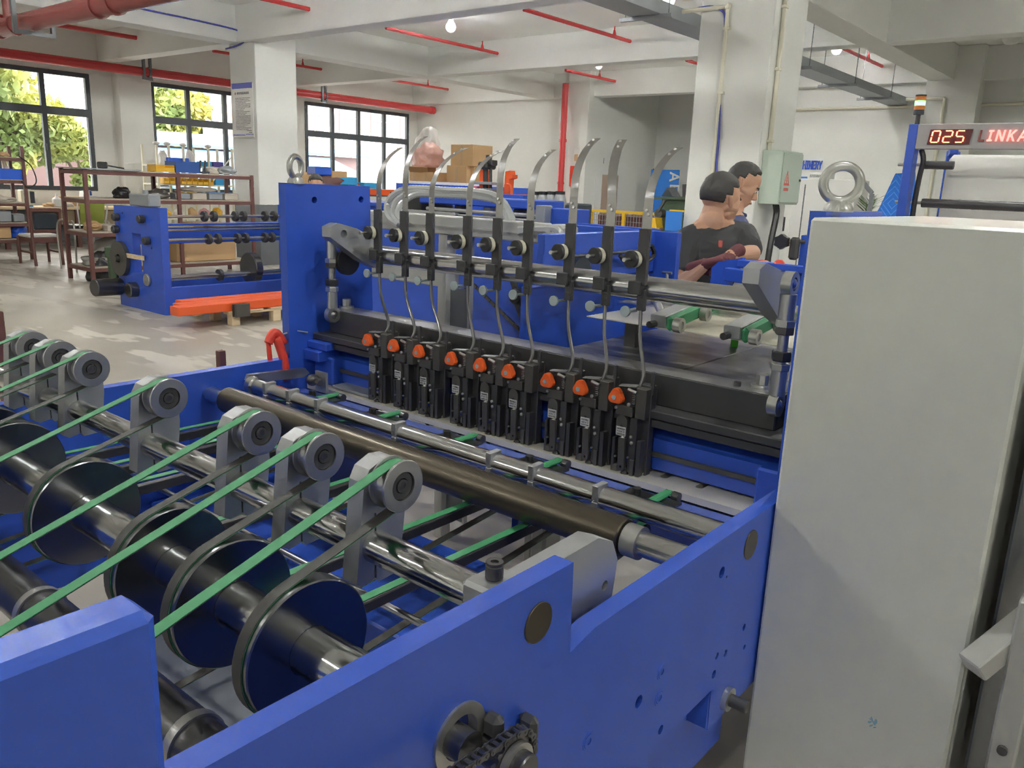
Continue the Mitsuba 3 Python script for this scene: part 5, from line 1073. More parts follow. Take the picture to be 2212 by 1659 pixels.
sk = solo('hanging_plug', M().sph(xf(1547, 381), .05, 2, (1, 1, .8)), 'gun_metal', 'small dark plug at the end of the blue cable above the man', 'plug', smooth=True)
# electric cabinet
eb = thing('electric_cabinet', 'grey-green electric cabinet with a red warning triangle on the pillar', 'electric cabinet')
e0 = at(1680, 440, y=3.36); e1 = at(1722, 440, y=3.36); ez1 = at(1680, 322, y=3.36)[2]; ez0 = at(1680, 442, y=3.36)[2]
ex1 = e1[0]; ex0 = e0[0]
part(eb, 'case', M().box(ex0, ex1, 3.36, PY, ez0, ez1, .006), 'box_green', 20)
part(eb, 'door', M().box(ex0+.02, ex1-.015, 3.345, 3.36, ez0+.02, ez1-.02, .004), 'box_green', 20)
ecx = at(1700, 388, y=3.343); s = .075
tri = Polygon([(-s, -s*.8), (s, -s*.8), (0, s*1.15)]); tri = tri.difference(affinity.scale(tri, .68, .68))
bolt = Polygon([(.008, .04), (-.02, -.012), (.0, -.008), (-.008, -.05), (.022, .008), (.004, .004)])
mat('warn_red', (.45, .10, .08), .5)
part(eb, 'warning_sign', M().prism(affinity.translate(tri, ecx[0], ecx[2]), 'y', 3.342, 3.345).prism(affinity.translate(bolt, ecx[0], ecx[2]-.01), 'y', 3.342, 3.345).prism(shapely.box(ecx[0]-.06, ecx[2]-.115, ecx[0]+.06, ecx[2]-.085), 'y', 3.342, 3.345), 'warn_red', False, 'red warning triangle with a lightning bolt')
part(eb, 'lock', M().cyl((ex1-.06, 3.33, ecx[2]), (ex1-.06, 3.346, ecx[2]), .012, n=12), 'black_metal')
part(eb, 'cable', M().tube(bez([(ex0+.2, 3.46, ez0), (ex0+.22, 3.45, ez0-.12), (ex0+.14, 3.45, ez0-.5), (ex0+.05, 3.45, 0)], 8), .035, 8), 'black_plastic', 40)
# wall lettering, air conditioner, white cabinet
wl_ = thing('wall_lettering', 'blue capital letters spelling a word ending in CHINERY on the back wall', 'lettering')
t = meshkit.text_mesh('MACHINERY', .27, .03, True); vv = np.array(t.vertices); wd = t.bounds[1][0]
q0 = at(1774, 366, x=XB-.03); q1 = at(1722, 366, x=XB-.03); sc_ = (q1[1]-q0[1])/.775/wd
part(wl_, 'letters', M().add(np.column_stack([XB-.002-vv[:, 2], q0[1]+(wd-vv[:, 0])*sc_, q0[2]+vv[:, 1]*.62]), t.faces), 'letter_blue', False); mat('letter_blue', (.015, .06, .42), .4)
wc = thing('white_cabinet', 'white panelled cabinet standing below the blue letters', 'cabinet')
a, b = at(1716, 385, x=14.5), at(1800, 385, x=14.5)
part(wc, 'body', M().box(14.5, 15.2, b[1]-.4, a[1], 0, a[2], .01), 'white_plastic', 20)
part(wc, 'door_gap', M().box(14.495, 14.5, a[1]-.22, a[1]-.2, .1, a[2]-.1), 'steel_grey', 20)
part(wc, 'handle', M().bx(at(1692, 484, x=14.48), (.03, .05, .25), .006), 'black_metal', 20)
ac = thing('air_conditioner', 'white air conditioner grille with slots above the white cabinet', 'air conditioner')
a, b = at(1748, 372, x=15.0), at(1792, 388, x=15.0)
part(ac, 'case', M().box(15.0, 15.25, b[1], a[1], b[2], a[2], .01), 'white_plastic', 20)
gr = M()
for i in range(14): y = b[1]+.03+(a[1]-b[1]-.06)*i/13; gr.box(14.995, 15.0, y-.006, y+.006, b[2]+.03, a[2]-.04)
part(ac, 'slot', gr, 'steel_grey', 20, kind='stuff'); part(ac, 'blue_strip', M().box(14.98, 15.0, a[1]+.02, a[1]+.38, b[2]+.0, b[2]+.04), 'banner_blue', 20)
part(ac, 'stand', M().box(15.0, 15.25, b[1], a[1], 0, b[2]), 'white_plastic', 20)
wp = thing('wall_conduit', 'long cream conduit along the back wall below the beam', 'conduit')
q = at(1830, 234, x=XB-.03); part(wp, 'pipe', M().cyl((XB-.03, -4, q[2]), (XB-.03, 8.1, q[2]), .03, n=10), 'cream_pvc', 40)
pc = thing('pillar_conduit', 'cream conduit with an elbow on the pillar behind the signal tower', 'conduit')
q = at(2040, 212, x=16.86); part(pc, 'cross_pipe', M().cyl((16.87, q[1], q[2]), (16.87, q[1]+.65, q[2]), .03, n=10), 'cream_pvc', 40); part(pc, 'down_pipe', M().cyl((16.87, q[1], q[2]), (16.87, q[1], .3), .03, n=10), 'cream_pvc', 40)
# palm
pm = thing('potted_palm', 'green potted palm in front of the white wall behind the right lifting eye', 'plant')
pc_ = at(1868, 456, x=11.5); fr = M(); rp_ = random.Random(21)
part(pm, 'pot', M().lathe([(0, 0), (.16, 0), (.2, .35), (.17, .35), (.15, .3), (0, .3)], np.array([pc_[0], pc_[1], .3]), (0, 0, 1), 20), 'white_plastic')
part(pm, 'stand', M().box(pc_[0]-.2, pc_[0]+.2, pc_[1]-.2, pc_[1]+.2, 0, .3), 'white_plastic', 20)
mat('palm_green', (.06, .12, .035), .5)
for i in range(11):
    az = rp_.uniform(0, 6.28); L = rp_.uniform(.5, .85); o = np.array([pc_[0], pc_[1], .62]); d = np.array([math.cos(az), math.sin(az), 0])
    tp = [o+d*L*.55*t**1.4+[0, 0, (1.08+rp_.uniform(-.1, .15))*(t-.25*t*t*t)] for t in np.linspace(0, 1, 9)]
    f = M().tube(tp, np.linspace(.012, .003, 9), 5)
    for j in range(3, 9):
        for s in (-1, 1):
            for q_ in (0, .5):
                p = np.array(tp[j])*(1-q_)+np.array(tp[j-1])*q_; sd = np.cross(d, [0, 0, 1])*s; tip_ = p+sd*.20*(1-.05*j)+d*.10+[0, 0, .10]
                w_ = unit(np.cross(tip_-p, [0, 0, 1]))*.011
                fr2 = np.array([p-w_*.4, p+w_*.4, p*.4+tip_*.6+w_, tip_, p*.4+tip_*.6-w_]); f.add(fr2, np.array([(0, 1, 2), (0, 2, 4), (4, 2, 3)]))
    part(pm, 'frond', f, 'palm_green', False)
sb = solo('slanted_bar', M().bar(at(1850, 377, x=10.8), at(1884, 418, x=10.8), .04, .05, .004).bar(at(1884, 418, x=10.8), at(1874, 470, x=10.8)-[0, 0, .9], .04, .05, .004), 'galv', 'thin grey slanted bar in front of the palm', 'bar', smooth=20)
# blue ribbed wedge
bw_ = thing('blue_panel', 'blue sloping panel with ribbed diamonds behind the blue post', 'panel')
WX = 9.5
def wq(u, v): return at(u, v, x=WX)
P_ = [(wq(u, v)[1], wq(u, v)[2]) for u, v in ((1885, 470), (1898, 452), (1934, 375), (1975, 372), (1975, 470))]
part(bw_, 'panel', M().prism(Polygon(P_), 'x', WX, WX+.05), 'panel_blue', 20); mat('panel_blue', (.012, .14, .60), .4)
rb = M(); cc = wq(1928, 440); pg = Polygon(P_).buffer(-.01)
for i in range(1, 12):
    s = i*.055; q_ = Polygon([(cc[1]-s, cc[2]), (cc[1], cc[2]+s*1.15), (cc[1]+s, cc[2]), (cc[1], cc[2]-s*1.15)]); g = q_.difference(affinity.scale(q_, (s-.014)/s, (s-.014)/s)).intersection(pg)
    for gg in getattr(g, 'geoms', [g]):
        if gg.geom_type == 'Polygon' and gg.area > 1e-6: rb.prism(gg, 'x', WX-.006, WX)
part(bw_, 'rib', rb, 'panel_rib', False, kind='stuff'); mat('panel_rib', (.06, .24, .70), .4)
part(bw_, 'stand', M().box(WX, WX+.06, wq(1970, 460)[1], wq(1890, 460)[1], 0, wq(1930, 466)[2]), 'panel_blue', 20)
# ---- unwinder with LED board and signal tower
uw = thing('unwinder', 'unwinding stand with grey header board, black rollers and a wide white paper web', 'machine')
WU = 5.6
def uq(u, v): return at(u, v, x=WU)
a, b = uq(1984, 268), uq(2212, 262); zt_ = a[2]; zb_ = uq(1984, 322)[2]; yl_ = uq(1980, 295)[1]
part(uw, 'header', M().box(WU, WU+.06, -1.2, yl_, zb_, zt_, .004), 'header_grey', 20); mat('header_grey', (.27, .265, .265), .45)
def post(u, v0, x): q = at(u, v0, x=x); return q
pa_ = uq(1972, 258); pw = uq(1962, 400)[1]-uq(1982, 400)[1]
part(uw, 'post', M().box(WU-.0, WU+.10, yl_, yl_+pw, 0, zt_, .004), 'blue_paint', 20)
q = at(2050, 400, x=WU+.9); part(uw, 'post', M().box(WU+.9, WU+1.0, q[1]-.02, q[1]+.05, 0, at(2058, 326, x=WU+.9)[2], .004), 'blue_paint', 20)
part(uw, 'brace', M().bar(at(2056, 330, x=WU+.9), at(2062, 322, x=WU+.5), .05, .06, .003), 'blue_paint', 20)
part(uw, 'cable', M().tube(bez([uq(1986, 322)+[.05, 0, 0], uq(1990, 345)+[.05, 0, 0], uq(1982, 380)+[.05, 0, 0], uq(1972, 430)+[.05, 0, 0], uq(1966, 470)+[.05, 0, 0]], 6), .016, 8), 'black_plastic', 40)
for (u0, u1, v, rr_) in ((1990, 2052, 355, .025), (1983, 2300, 438, .028)):
    a, b = uq(u0, v), uq(u1, v+ (u1-u0)*.055)
    part(uw, 'roller', M().cyl(a+[.1, 0, 0], [a[0]+.1, b[1], a[2]], rr_, n=18), 'rubber_black', 40)
    part(uw, 'axle', M().cyl([a[0]+.1, a[1], a[2]], [a[0]+.1, a[1]+.16, a[2]], .010, n=10), 'zinc', 40)
mat('rubber_black', (.035, .034, .038), .35)
wb_ = M(); y_l = at(2044, 390, x=WU+.35)[1]
zz = [at(2100, v, x=WU+.35)[2] for v in (333, 345, 360, 380, 400, 430)]
wb_.strip([(WU+.62, y_l/2-.75, zz[0]), (WU+.45, y_l/2-.75, zz[0]+.0), (WU+.35, y_l/2-.75, zz[1]), (WU+.30, y_l/2-.75, zz[2]), (WU+.29, y_l/2-.75, zz[3]), (WU+.29, y_l/2-.75, zz[4]), (WU+.29, y_l/2-.75, zz[5]-.3)], y_l+1.5, .002, (0, 1, 0))
part(uw, 'paper_web', wb_, 'paper', 40, 'wide white paper web')
led = thing('led_counter', 'red LED counter showing 025 on the grey header board', 'display')
c0, c1 = uq(2008, 280), uq(2088, 310); LX0 = WU-.004
def slq(y, z): return y-(z-c1[2])*.12, z
part(led, 'panel', M().prism(Polygon([slq(c0[1]+.0, c1[2]-.005), slq(c1[1]-.015, c1[2]-.005), slq(c1[1]-.015, c0[2]+.0), slq(c0[1]+.0, c0[2]+.0)]), 'x', WU-.012, WU), 'led_dark', False); mat('led_dark', (.05, .004, .006), .3)
def emit(col): return {'emitter': {'type': 'area', 'radiance': rgb(*col)}}
SEG = {'a': ((0, 2), (1, 2)), 'b': ((1, 2), (1, 1)), 'c': ((1, 1), (1, 0)), 'd': ((0, 0), (1, 0)), 'e': ((0, 0), (0, 1)), 'f': ((0, 1), (0, 2)), 'g': ((0, 1), (1, 1))}
W_ = (c0[1]-c1[1]); H_ = c0[2]-c1[2]
for i, dg in enumerate(('abcdef', 'abged', 'afgcd')):
    dm = M(); y0d = c0[1]-W_*(.08+.31*i); w = W_*.20; h = H_*.40
    for s in dg:
        (xa, za), (xb, zb2) = SEG[s]; g_ = .10
        A_ = np.array([xa, za], float); B_ = np.array([xb, zb2], float); D_ = B_-A_; A_, B_ = A_+D_*g_, B_-D_*g_
        pts_ = [np.array([WU-.016, *slq(y0d-w*e[0], c1[2]+H_*.08+h*e[1])]) for e in (A_, B_)]
        dm.bar(pts_[0], pts_[1], .006, H_*.11, 0, (1, 0, 0))
    part(led, 'digit', dm, 'bulb_glow', False, 'glowing orange-red digit '+'025'[i], **emit((3.2, .42, .06)))
ll = thing('header_letters', 'red glowing letters of a company name on the grey header board', 'lettering')
yy = uq(2112, 292)[1]; zz0 = uq(2112, 305)[2]; hh = (uq(2112, 282)[2]-zz0)
for i, c in enumerate('LINKAGE'):
    t = meshkit.text_mesh(c, hh, .012, True); vv = np.array(t.vertices); w_ = t.bounds[1][0]*.80
    V = np.column_stack([WU-.001-vv[:, 2], yy-vv[:, 0]*.80-vv[:, 1]*.12, zz0+vv[:, 1]])
    lit = c != 'L'
    part(ll, 'letter', M().add(V, t.faces), 'bulb_glow' if lit else 'brown_red', False, **(emit((1.1, .06, .035)) if lit else {}))
    yy -= w_+.012
sg = thing('signal_tower', 'signal tower with the green light on, above the blue post', 'signal light')
sc0 = np.array([WU+.05, yl_+pw*.4, zt_]); zt2 = uq(1975, 206)[2]; hh = (zt2-zt_-.06)/4
part(sg, 'stem', M().cyl(sc0, sc0+[0, 0, .07], .014, n=12), 'black_plastic')
mat('amber', (.45, .13, .02), .3)
for i, (c, kw) in enumerate((('dark_navy', {}), ('amber', {}), ('bulb_glow', emit((.08, 2.2, .28))), ('amber', {}))):
    part(sg, ('base', 'amber_section', 'green_section', 'amber_section')[i], M().cyl(sc0+[0, 0, .06+hh*i], sc0+[0, 0, .06+hh*(i+1)-.003], .030, n=24), c, 40, **kw)
part(sg, 'cap', M().cyl(sc0+[0, 0, .06+hh*4], sc0+[0, 0, .067+hh*4], .031, n=24), 'black_plastic')

# ================================================================== PEOPLE
import manifold3d as m3
from manifold3d import Manifold
def ball(c, r, n=20): return Manifold.sphere(float(r), n).translate([float(x) for x in c])
def hull(*b): return Manifold.batch_hull([ball(c, r) for c, r in b])
def fuse(l, fine=.012, it=12):
    m = Manifold.batch_boolean(l, m3.OpType.Add).refine_to_length(fine); q = m.to_mesh()
    t = trimesh.Trimesh(np.array(q.vert_properties)[:, :3], np.array(q.tri_verts), process=True)
    trimesh.smoothing.filter_taubin(t, iterations=it); return t
def hand_parts(w, d, n, s, curl, th=1.0, sc=1.0, grow=0.0):
    """wrist w, direction d to the fingers, n out of the back of the hand, s towards the thumb; fingers curl towards -n"""
    w, d, n, s = np.asarray(w, float), unit(d), unit(n), unit(s); k = sc; o = []
    kn = [w+d*.088*k+s*(.030-.0195*i)*k-n*.003*abs(i-1)*k for i in range(4)]
    o.append(hull((w, .024*k+grow), (w+d*.03*k+s*.022*k, .018*k+grow), (w+d*.03*k-s*.022*k, .016*k+grow), (kn[0], .0125*k+grow), (kn[1], .0125*k+grow), (kn[2], .012*k+grow), (kn[3], .011*k+grow)))
    for i, (L, r) in enumerate(((.070, .0092), (.078, .0095), (.072, .0092), (.056, .0082))):
        p = kn[i]; a = 0; seg = (.42, .32, .26); rr = r*k+grow
        for j in range(3):
            a += curl[i]*(.9, 1.0, .7)[j]; q = p+(d*math.cos(a)-n*math.sin(a))*L*seg[j]*k; o.append(hull((p, rr), (q, rr*.93))); p = q; rr *= .93
    p = w+d*.028*k+s*.026*k; q = p+(d*.55+s*.75-n*.25)/1.0*.038*k; r_ = q+unit(d*.9+s*.25-n*.45*th)*.036*k; e = r_+unit(d*.8-s*.15-n*.55*th)*.026*k
    o += [hull((p, .016*k+grow), (q, .0125*k+grow)), hull((q, .0122*k+grow), (r_, .0105*k+grow)), hull((r_, .0105*k+grow), (e, .009*k+grow))]
    return o
mat('skin', (.44, .25, .165), .55); mat('hair_black', (.018, .016, .015), .6); mat('shirt_black', (.013, .014, .017), .75); mat('shirt_navy', (.014, .024, .085), .7)
mat('glove_maroon', (.085, .022, .028), .85); mat('trousers', (.03, .032, .04), .8); mat('shoe', (.02, .02, .02), .5); mat('eye_white', (.6, .58, .55), .3); mat('lip', (.33, .13, .10), .5)
def head_build(k, c, f, u, hair_len=1.0, sc=1.0, line=.02):
    """c centre of the skull, f facing, u up"""
    f = unit(f); l = unit(np.cross(u, f)); u = np.cross(f, l); R = np.column_stack([f, l, u])*sc
    W = lambda a, b, z: c+R@np.array([a, b, z])
    H = lambda *b: hull(*[(W(*p), r*sc) for p, r in b])
    sk = Manifold.sphere(1.0, 32).scale([.098*sc, .080*sc, .092*sc]); A = np.column_stack([R/sc, c+R@np.array([-.008, 0, .03])])
    sk = sk.transform(A)
    o = [sk, H(((.062, .028, .012), .026), ((.062, -.028, .012), .026), ((.055, .040, -.032), .026), ((.055, -.040, -.032), .026), ((.0, .052, -.03), .024), ((.0, -.052, -.03), .024)),
         H(((.055, .034, -.035), .026), ((.055, -.034, -.035), .026), ((.012, .052, -.062), .018), ((.012, -.052, -.062), .018), ((.066, .012, -.098), .017), ((.066, -.012, -.098), .017), ((.078, 0, -.07), .018)),
         H(((.084, 0, .0), .010), ((.106, 0, -.034), .011), ((.090, .012, -.042), .009), ((.090, -.012, -.042), .009)),
         H(((.082, .022, .012), .011), ((.082, -.022, .012), .011)), H(((.086, .016, -.072), .0085), ((.092, 0, -.068), .009), ((.086, -.016, -.072), .0085)),
         H(((-.02, 0, -.05), .058), ((-.035, 0, -.15), .060))]
    for s in (1, -1): o.append(H(((-.004, s*.078, .008), .012), ((-.012, s*.086, .016), .010), ((.002, s*.080, -.022), .009)))
    t = trimesh.creation.icosphere(subdivisions=4); v = t.vertices.copy(); q = meshkit.noise(v*9, 3)
    X, Y, Z = v[:, 0], v[:, 1], v[:, 2]
    edge = np.where(X > .1, .36+.30*(X > .55)*1.0-.15*np.abs(Y)*(X > .55), np.where(X > -.25, -.06, -.48))
    on = np.clip((Z-edge)*7+.5, 0, 1); g = .90+on*(.145+.022*q*hair_len)
    vv = np.column_stack([X*.098*g-.008, Y*.080*g, Z*.092*g+.03+on*.006*(Z > .5)])
    hm = M().add(c+(R@vv.T).T, t.faces)
    part(k, 'hair', hm, 'hair_black', True, 'short black hair')
    for s in (1, -1):
        part(k, 'eye', M().sph(W(.083, s*.030, -.004), .0095*sc, 2), 'eye_white', True)
        part(k, 'eyebrow', M().tube([W(.092, s*.012, .016), W(.094, s*.028, .021), W(.084, s*.044, .015)], .0042*sc, 6), 'hair_black', True)
        part(k, 'pupil', M().sph(W(.0905, s*.030, -.005), .0045*sc, 1), 'black_plastic', True)
    part(k, 'lips', M().tube([W(.088, .020, -.073), W(.0985, 0, -.070), W(.088, -.020, -.073)], .0055*sc, 6), 'lip', True)
    return o
# ---- man in black with maroon gloves
def person_a():
    k = thing('person', 'man in a black v-neck T-shirt and maroon work gloves leaning on the blue frame', 'person')
    D = 4.0; P_ = lambda u, v, d=D: far(u, v, d)
    fwd = unit(at(1600, 500, z=1.5)-at(1500, 500, z=1.5)); rgt = unit([CR[0], CR[1], 0]); tow = unit([-CF[0], -CF[1], 0])   # rgt: to the right in view, tow: towards the camera
    hc = P_(1556, 432, 4.02); hf = unit(rgt*.86-tow*.42+np.array([0, 0, -.10]))
    o = head_build(k, hc, hf, unit(np.array([0, 0, 1.0])+rgt*.10), 1.2, 1.04)
    sl, sr = P_(1486, 522, 4.0), P_(1604, 512, 4.06); nk = P_(1535, 478, 4.04)
    el, er = P_(1462, 622, 3.86), P_(1622, 548, 3.93); wl, wr = P_(1521, 572, 3.78), P_(1578, 553, 3.80)
    ch = P_(1540, 555, 4.04); hip = P_(1532, 720, 4.22); hip[2] = .92
    kn1, kn2 = hip+rgt*.10+tow*.04-[0, 0, .45], hip-rgt*.10-tow*.03-[0, 0, .45]; f1, f2 = kn1*[1, 1, 0]+[0, 0, .09]-tow*.03, kn2*[1, 1, 0]+[0, 0, .09]-tow*.05
    o += [hull((nk, .062), (hc-[0, 0, .07], .055)), hull((nk-[0, 0, .03], .07), (sl, .062), (sr, .062)), hull((sl, .06), (sr, .06), (ch+rgt*.09, .10), (ch-rgt*.09, .10)), hull((ch+rgt*.09, .10), (ch-rgt*.09, .10), (hip+rgt*.08, .10), (hip-rgt*.08, .10)),
          hull((sl, .056), (el, .044)), hull((el, .043), (wl, .030)), hull((sr, .056), (er, .046)), hull((er, .045), (wr, .031)),
          hull((hip+rgt*.09, .09), (kn1, .06)), hull((hip-rgt*.09, .09), (kn2, .06)), hull((kn1, .058), (f1, .042)), hull((kn2, .058), (f2, .042))]
    dl, dr_ = unit(P_(1551, 562, 3.74)-wl), unit(P_(1546, 562, 3.74)-wr)
    hands = [(wl, unit(dl+[0, 0, .02]), unit(np.array([0, 0, .75])+tow*.55), unit(np.cross(dl, [0, 0, 1.0])*-1), (.45, .5, .55, .6)), (wr, unit(dr_-[0, 0, .25]), unit(np.array([0, 0, .6])+tow*.7), unit(np.cross(dr_, [0, 0, 1.0])), (.5, .6, .65, .7))]
    hh = []
    for h in hands: hh += hand_parts(*h)
    body = fuse(o+hh, .013, 10); scene[k+'__body'] = mikit.ply(body, 'bsdf_skin', True)
    for h in hands: part(k, 'glove', fuse(hand_parts(*h, grow=.0022)+[hull((h[0], .030), (h[0]-h[1]*.06, .034))], .008, 6), 'glove_maroon', True, 'maroon knitted work glove')
    sh_ = [hull((nk-[0, 0, .06]-tow*.02, .078), (sl, .074), (sr, .074)), hull((sl, .074), (sr, .074), (ch+rgt*.10, .115), (ch-rgt*.10, .115)), hull((ch+rgt*.10, .115), (ch-rgt*.10, .115), (hip+rgt*.09, .12), (hip-rgt*.09, .12)),
           hull((sl, .074), (sl*.42+el*.58, .066)), hull((sr, .074), (sr*.35+er*.65, .070))]
    t = fuse(sh_, .018, 8); q = (meshkit.fbm(t.vertices*11, 3, 5)-.5)*.022; t.vertices = t.vertices+t.vertex_normals*q[:, None]
    part(k, 'shirt', t, 'shirt_black', True, 'black T-shirt')
    vn = nk+tow*.075-[0, 0, .045]; part(k, 'neckline', fuse([hull((nk+tow*.03, .062), (nk+tow*.052-[0, 0, .055]+rgt*.01, .028))], .01, 4), 'skin', True)
    part(k, 'chest_print', M().bx(P_(1556, 527, 3.925), (.012, .02, .035), .003), 'warn_red', 20)
    part(k, 'trousers', fuse([hull((hip+rgt*.09, .105), (hip-rgt*.09, .105)), hull((hip+rgt*.09, .10), (kn1, .075)), hull((hip-rgt*.09, .10), (kn2, .075)), hull((kn1, .074), (f1, .062)), hull((kn2, .074), (f2, .062))], .03, 6), 'trousers', True)
    for f_ in (f1, f2): part(k, 'shoe', fuse([hull((f_*[1, 1, 0]+[0, 0, .045], .045), (f_*[1, 1, 0]+tow*.16+[0, 0, .035], .035))], .02, 4), 'shoe', True)
person_a()
def person_b():
    k = thing('person', 'younger man in a navy polo shirt looking down, standing behind the man in black', 'person')
    D = 4.62; P_ = lambda u, v, d=D: far(u, v, d)
    rgt = unit([CR[0], CR[1], 0]); tow = unit([-CF[0], -CF[1], 0])
    hc = P_(1604, 399, D); hf = unit(rgt*.88+tow*.30+np.array([0, 0, -.45])); o = head_build(k, hc, hf, unit(np.array([0, 0, 1.0])+rgt*.45), .8, .98)
    nk = P_(1582, 462, D+.02); sl, sr = P_(1560, 495, D+.2), P_(1592, 500, D-.17)
    ch = P_(1578, 540, D+.02); hip = P_(1565, 700, D+.05); hip[2] = .95
    er, wr = P_(1598, 585, D-.22), P_(1622, 566, D-.42); el, wl = P_(1580, 590, D+.1), P_(1625, 575, D-.1)
    kn1, kn2 = hip+tow*.10-[0, 0, .46], hip-tow*.10-[0, 0, .46]; f1, f2 = kn1*[1, 1, 0]+[0, 0, .09], kn2*[1, 1, 0]+[0, 0, .09]
    o += [hull((nk, .058), (hc-[0, 0, .07]-rgt*.02, .052)), hull((nk-[0, 0, .02], .07), (sl, .058), (sr, .058)), hull((sl, .058), (sr, .058), (ch, .13)), hull((ch, .13), (hip, .13)),
          hull((sr, .054), (er, .042)), hull((er, .041), (wr, .029)), hull((sl, .054), (el, .042)), hull((el, .041), (wl, .029)), hull((hip, .11), (kn1, .06)), hull((hip, .11), (kn2, .06)), hull((kn1, .058), (f1, .042)), hull((kn2, .058), (f2, .042))]
    hs = [(wr, unit(rgt*.95+[0, 0, -.05]), unit(np.array([0, 0, 1.0])+tow*.2), tow*-1, (.25, .3, .35, .4)), (wl, unit(rgt+tow*.2), np.array([0, 0, 1.0]), tow, (.3, .35, .4, .4))]
    for h in hs: o += hand_parts(*h)
    scene[k+'__body'] = mikit.ply(fuse(o, .013, 10), 'bsdf_skin', True)
    part(k, 'glove', fuse(hand_parts(*hs[0], grow=.002), .008, 5), 'warn_red', True, 'reddish glove')
    t = fuse([hull((nk-[0, 0, .05], .082), (sl, .072), (sr, .072)), hull((sl, .072), (sr, .072), (ch, .145)), hull((ch, .145), (hip, .15)), hull((sr, .07), (sr*.4+er*.6, .062)), hull((sl, .07), (sl*.4+el*.6, .062))], .018, 8)
    t.vertices = t.vertices+t.vertex_normals*((meshkit.fbm(t.vertices*11, 3, 8)-.5)*.02)[:, None]; part(k, 'shirt', t, 'shirt_navy', True, 'navy polo shirt')
    col = M().tube([nk+np.array([0, 0, .012])+(rgt*math.cos(a)+tow*math.sin(a))*.070+[0, 0, -.018*math.cos(a)] for a in np.linspace(.25, 6.0, 20)], .013, 8); part(k, 'collar', col, 'shirt_navy', True)
    part(k, 'trousers', fuse([hull((hip, .125), (kn1, .075)), hull((hip, .125), (kn2, .075)), hull((kn1, .074), (f1, .062)), hull((kn2, .074), (f2, .062))], .03, 6), 'trousers', True)
    for f_ in (f1, f2): part(k, 'shoe', fuse([hull((f_*[1, 1, 0]+[0, 0, .045], .045), (f_*[1, 1, 0]+rgt*.16+[0, 0, .035], .035))], .02, 4), 'shoe', True)
person_b()
def person_c():
    k = thing('person', 'third person of whom only the black hair shows above the far blue upright', 'person')
    rgt = unit([CR[0], CR[1], 0]); tow = unit([-CF[0], -CF[1], 0]); hc = far(682, 401, 9.2); o = head_build(k, hc, unit(tow+rgt*.3-[0, 0, .35]), np.array([0, 0, 1.0]), .8, 1.0)
    nk = hc-[0, 0, .17]-rgt*.01; ch = nk-[0, 0, .28]; hip = nk-[0, 0, .56]; fz = lambda s: np.array([hip[0], hip[1], .09])+rgt*.1*s
    o += [hull((nk, .06), (hc-[0, 0, .06], .052)), hull((nk-rgt*.17-[0, 0, .06], .055), (nk+rgt*.17-[0, 0, .06], .055), (ch, .14)), hull((ch, .14), (hip, .14))]
    for s in (1, -1):
        e = nk+rgt*.22*s-[0, 0, .34]; w = nk+rgt*.16*s+tow*.25-[0, 0, .42]; o += [hull((nk+rgt*.17*s-[0, 0, .06], .052), (e, .042)), hull((e, .041), (w, .03))]+hand_parts(w, tow, [0, 0, 1.0], -rgt*s, (.3, .35, .4, .45)); o += [hull((hip+rgt*.08*s, .09), (hip*[1, 1, .5]+rgt*.1*s, .06)), hull((hip*[1, 1, .5]+rgt*.1*s, .058), (fz(s), .042))]
    scene[k+'__body'] = mikit.ply(fuse(o, .02, 8), 'bsdf_skin', True)
    part(k, 'shirt', fuse([hull((nk-rgt*.17-[0, 0, .06], .068), (nk+rgt*.17-[0, 0, .06], .068), (ch, .155)), hull((ch, .155), (hip, .155))], .03, 6), 'shirt_navy', True)
    part(k, 'trousers', fuse([hull((hip+rgt*.08*s, .12), (hip*[1, 1, .5]+rgt*.1*s, .075)) for s in (1, -1)]+[hull((hip*[1, 1, .5]+rgt*.1*s, .074), (fz(s), .06)) for s in (1, -1)], .03, 6), 'trousers', True)
    for s in (1, -1): part(k, 'shoe', fuse([hull((fz(s)*[1, 1, 0]+[0, 0, .045], .045), (fz(s)*[1, 1, 0]+tow*.16+[0, 0, .035], .035))], .02, 4), 'shoe', True)
person_c()

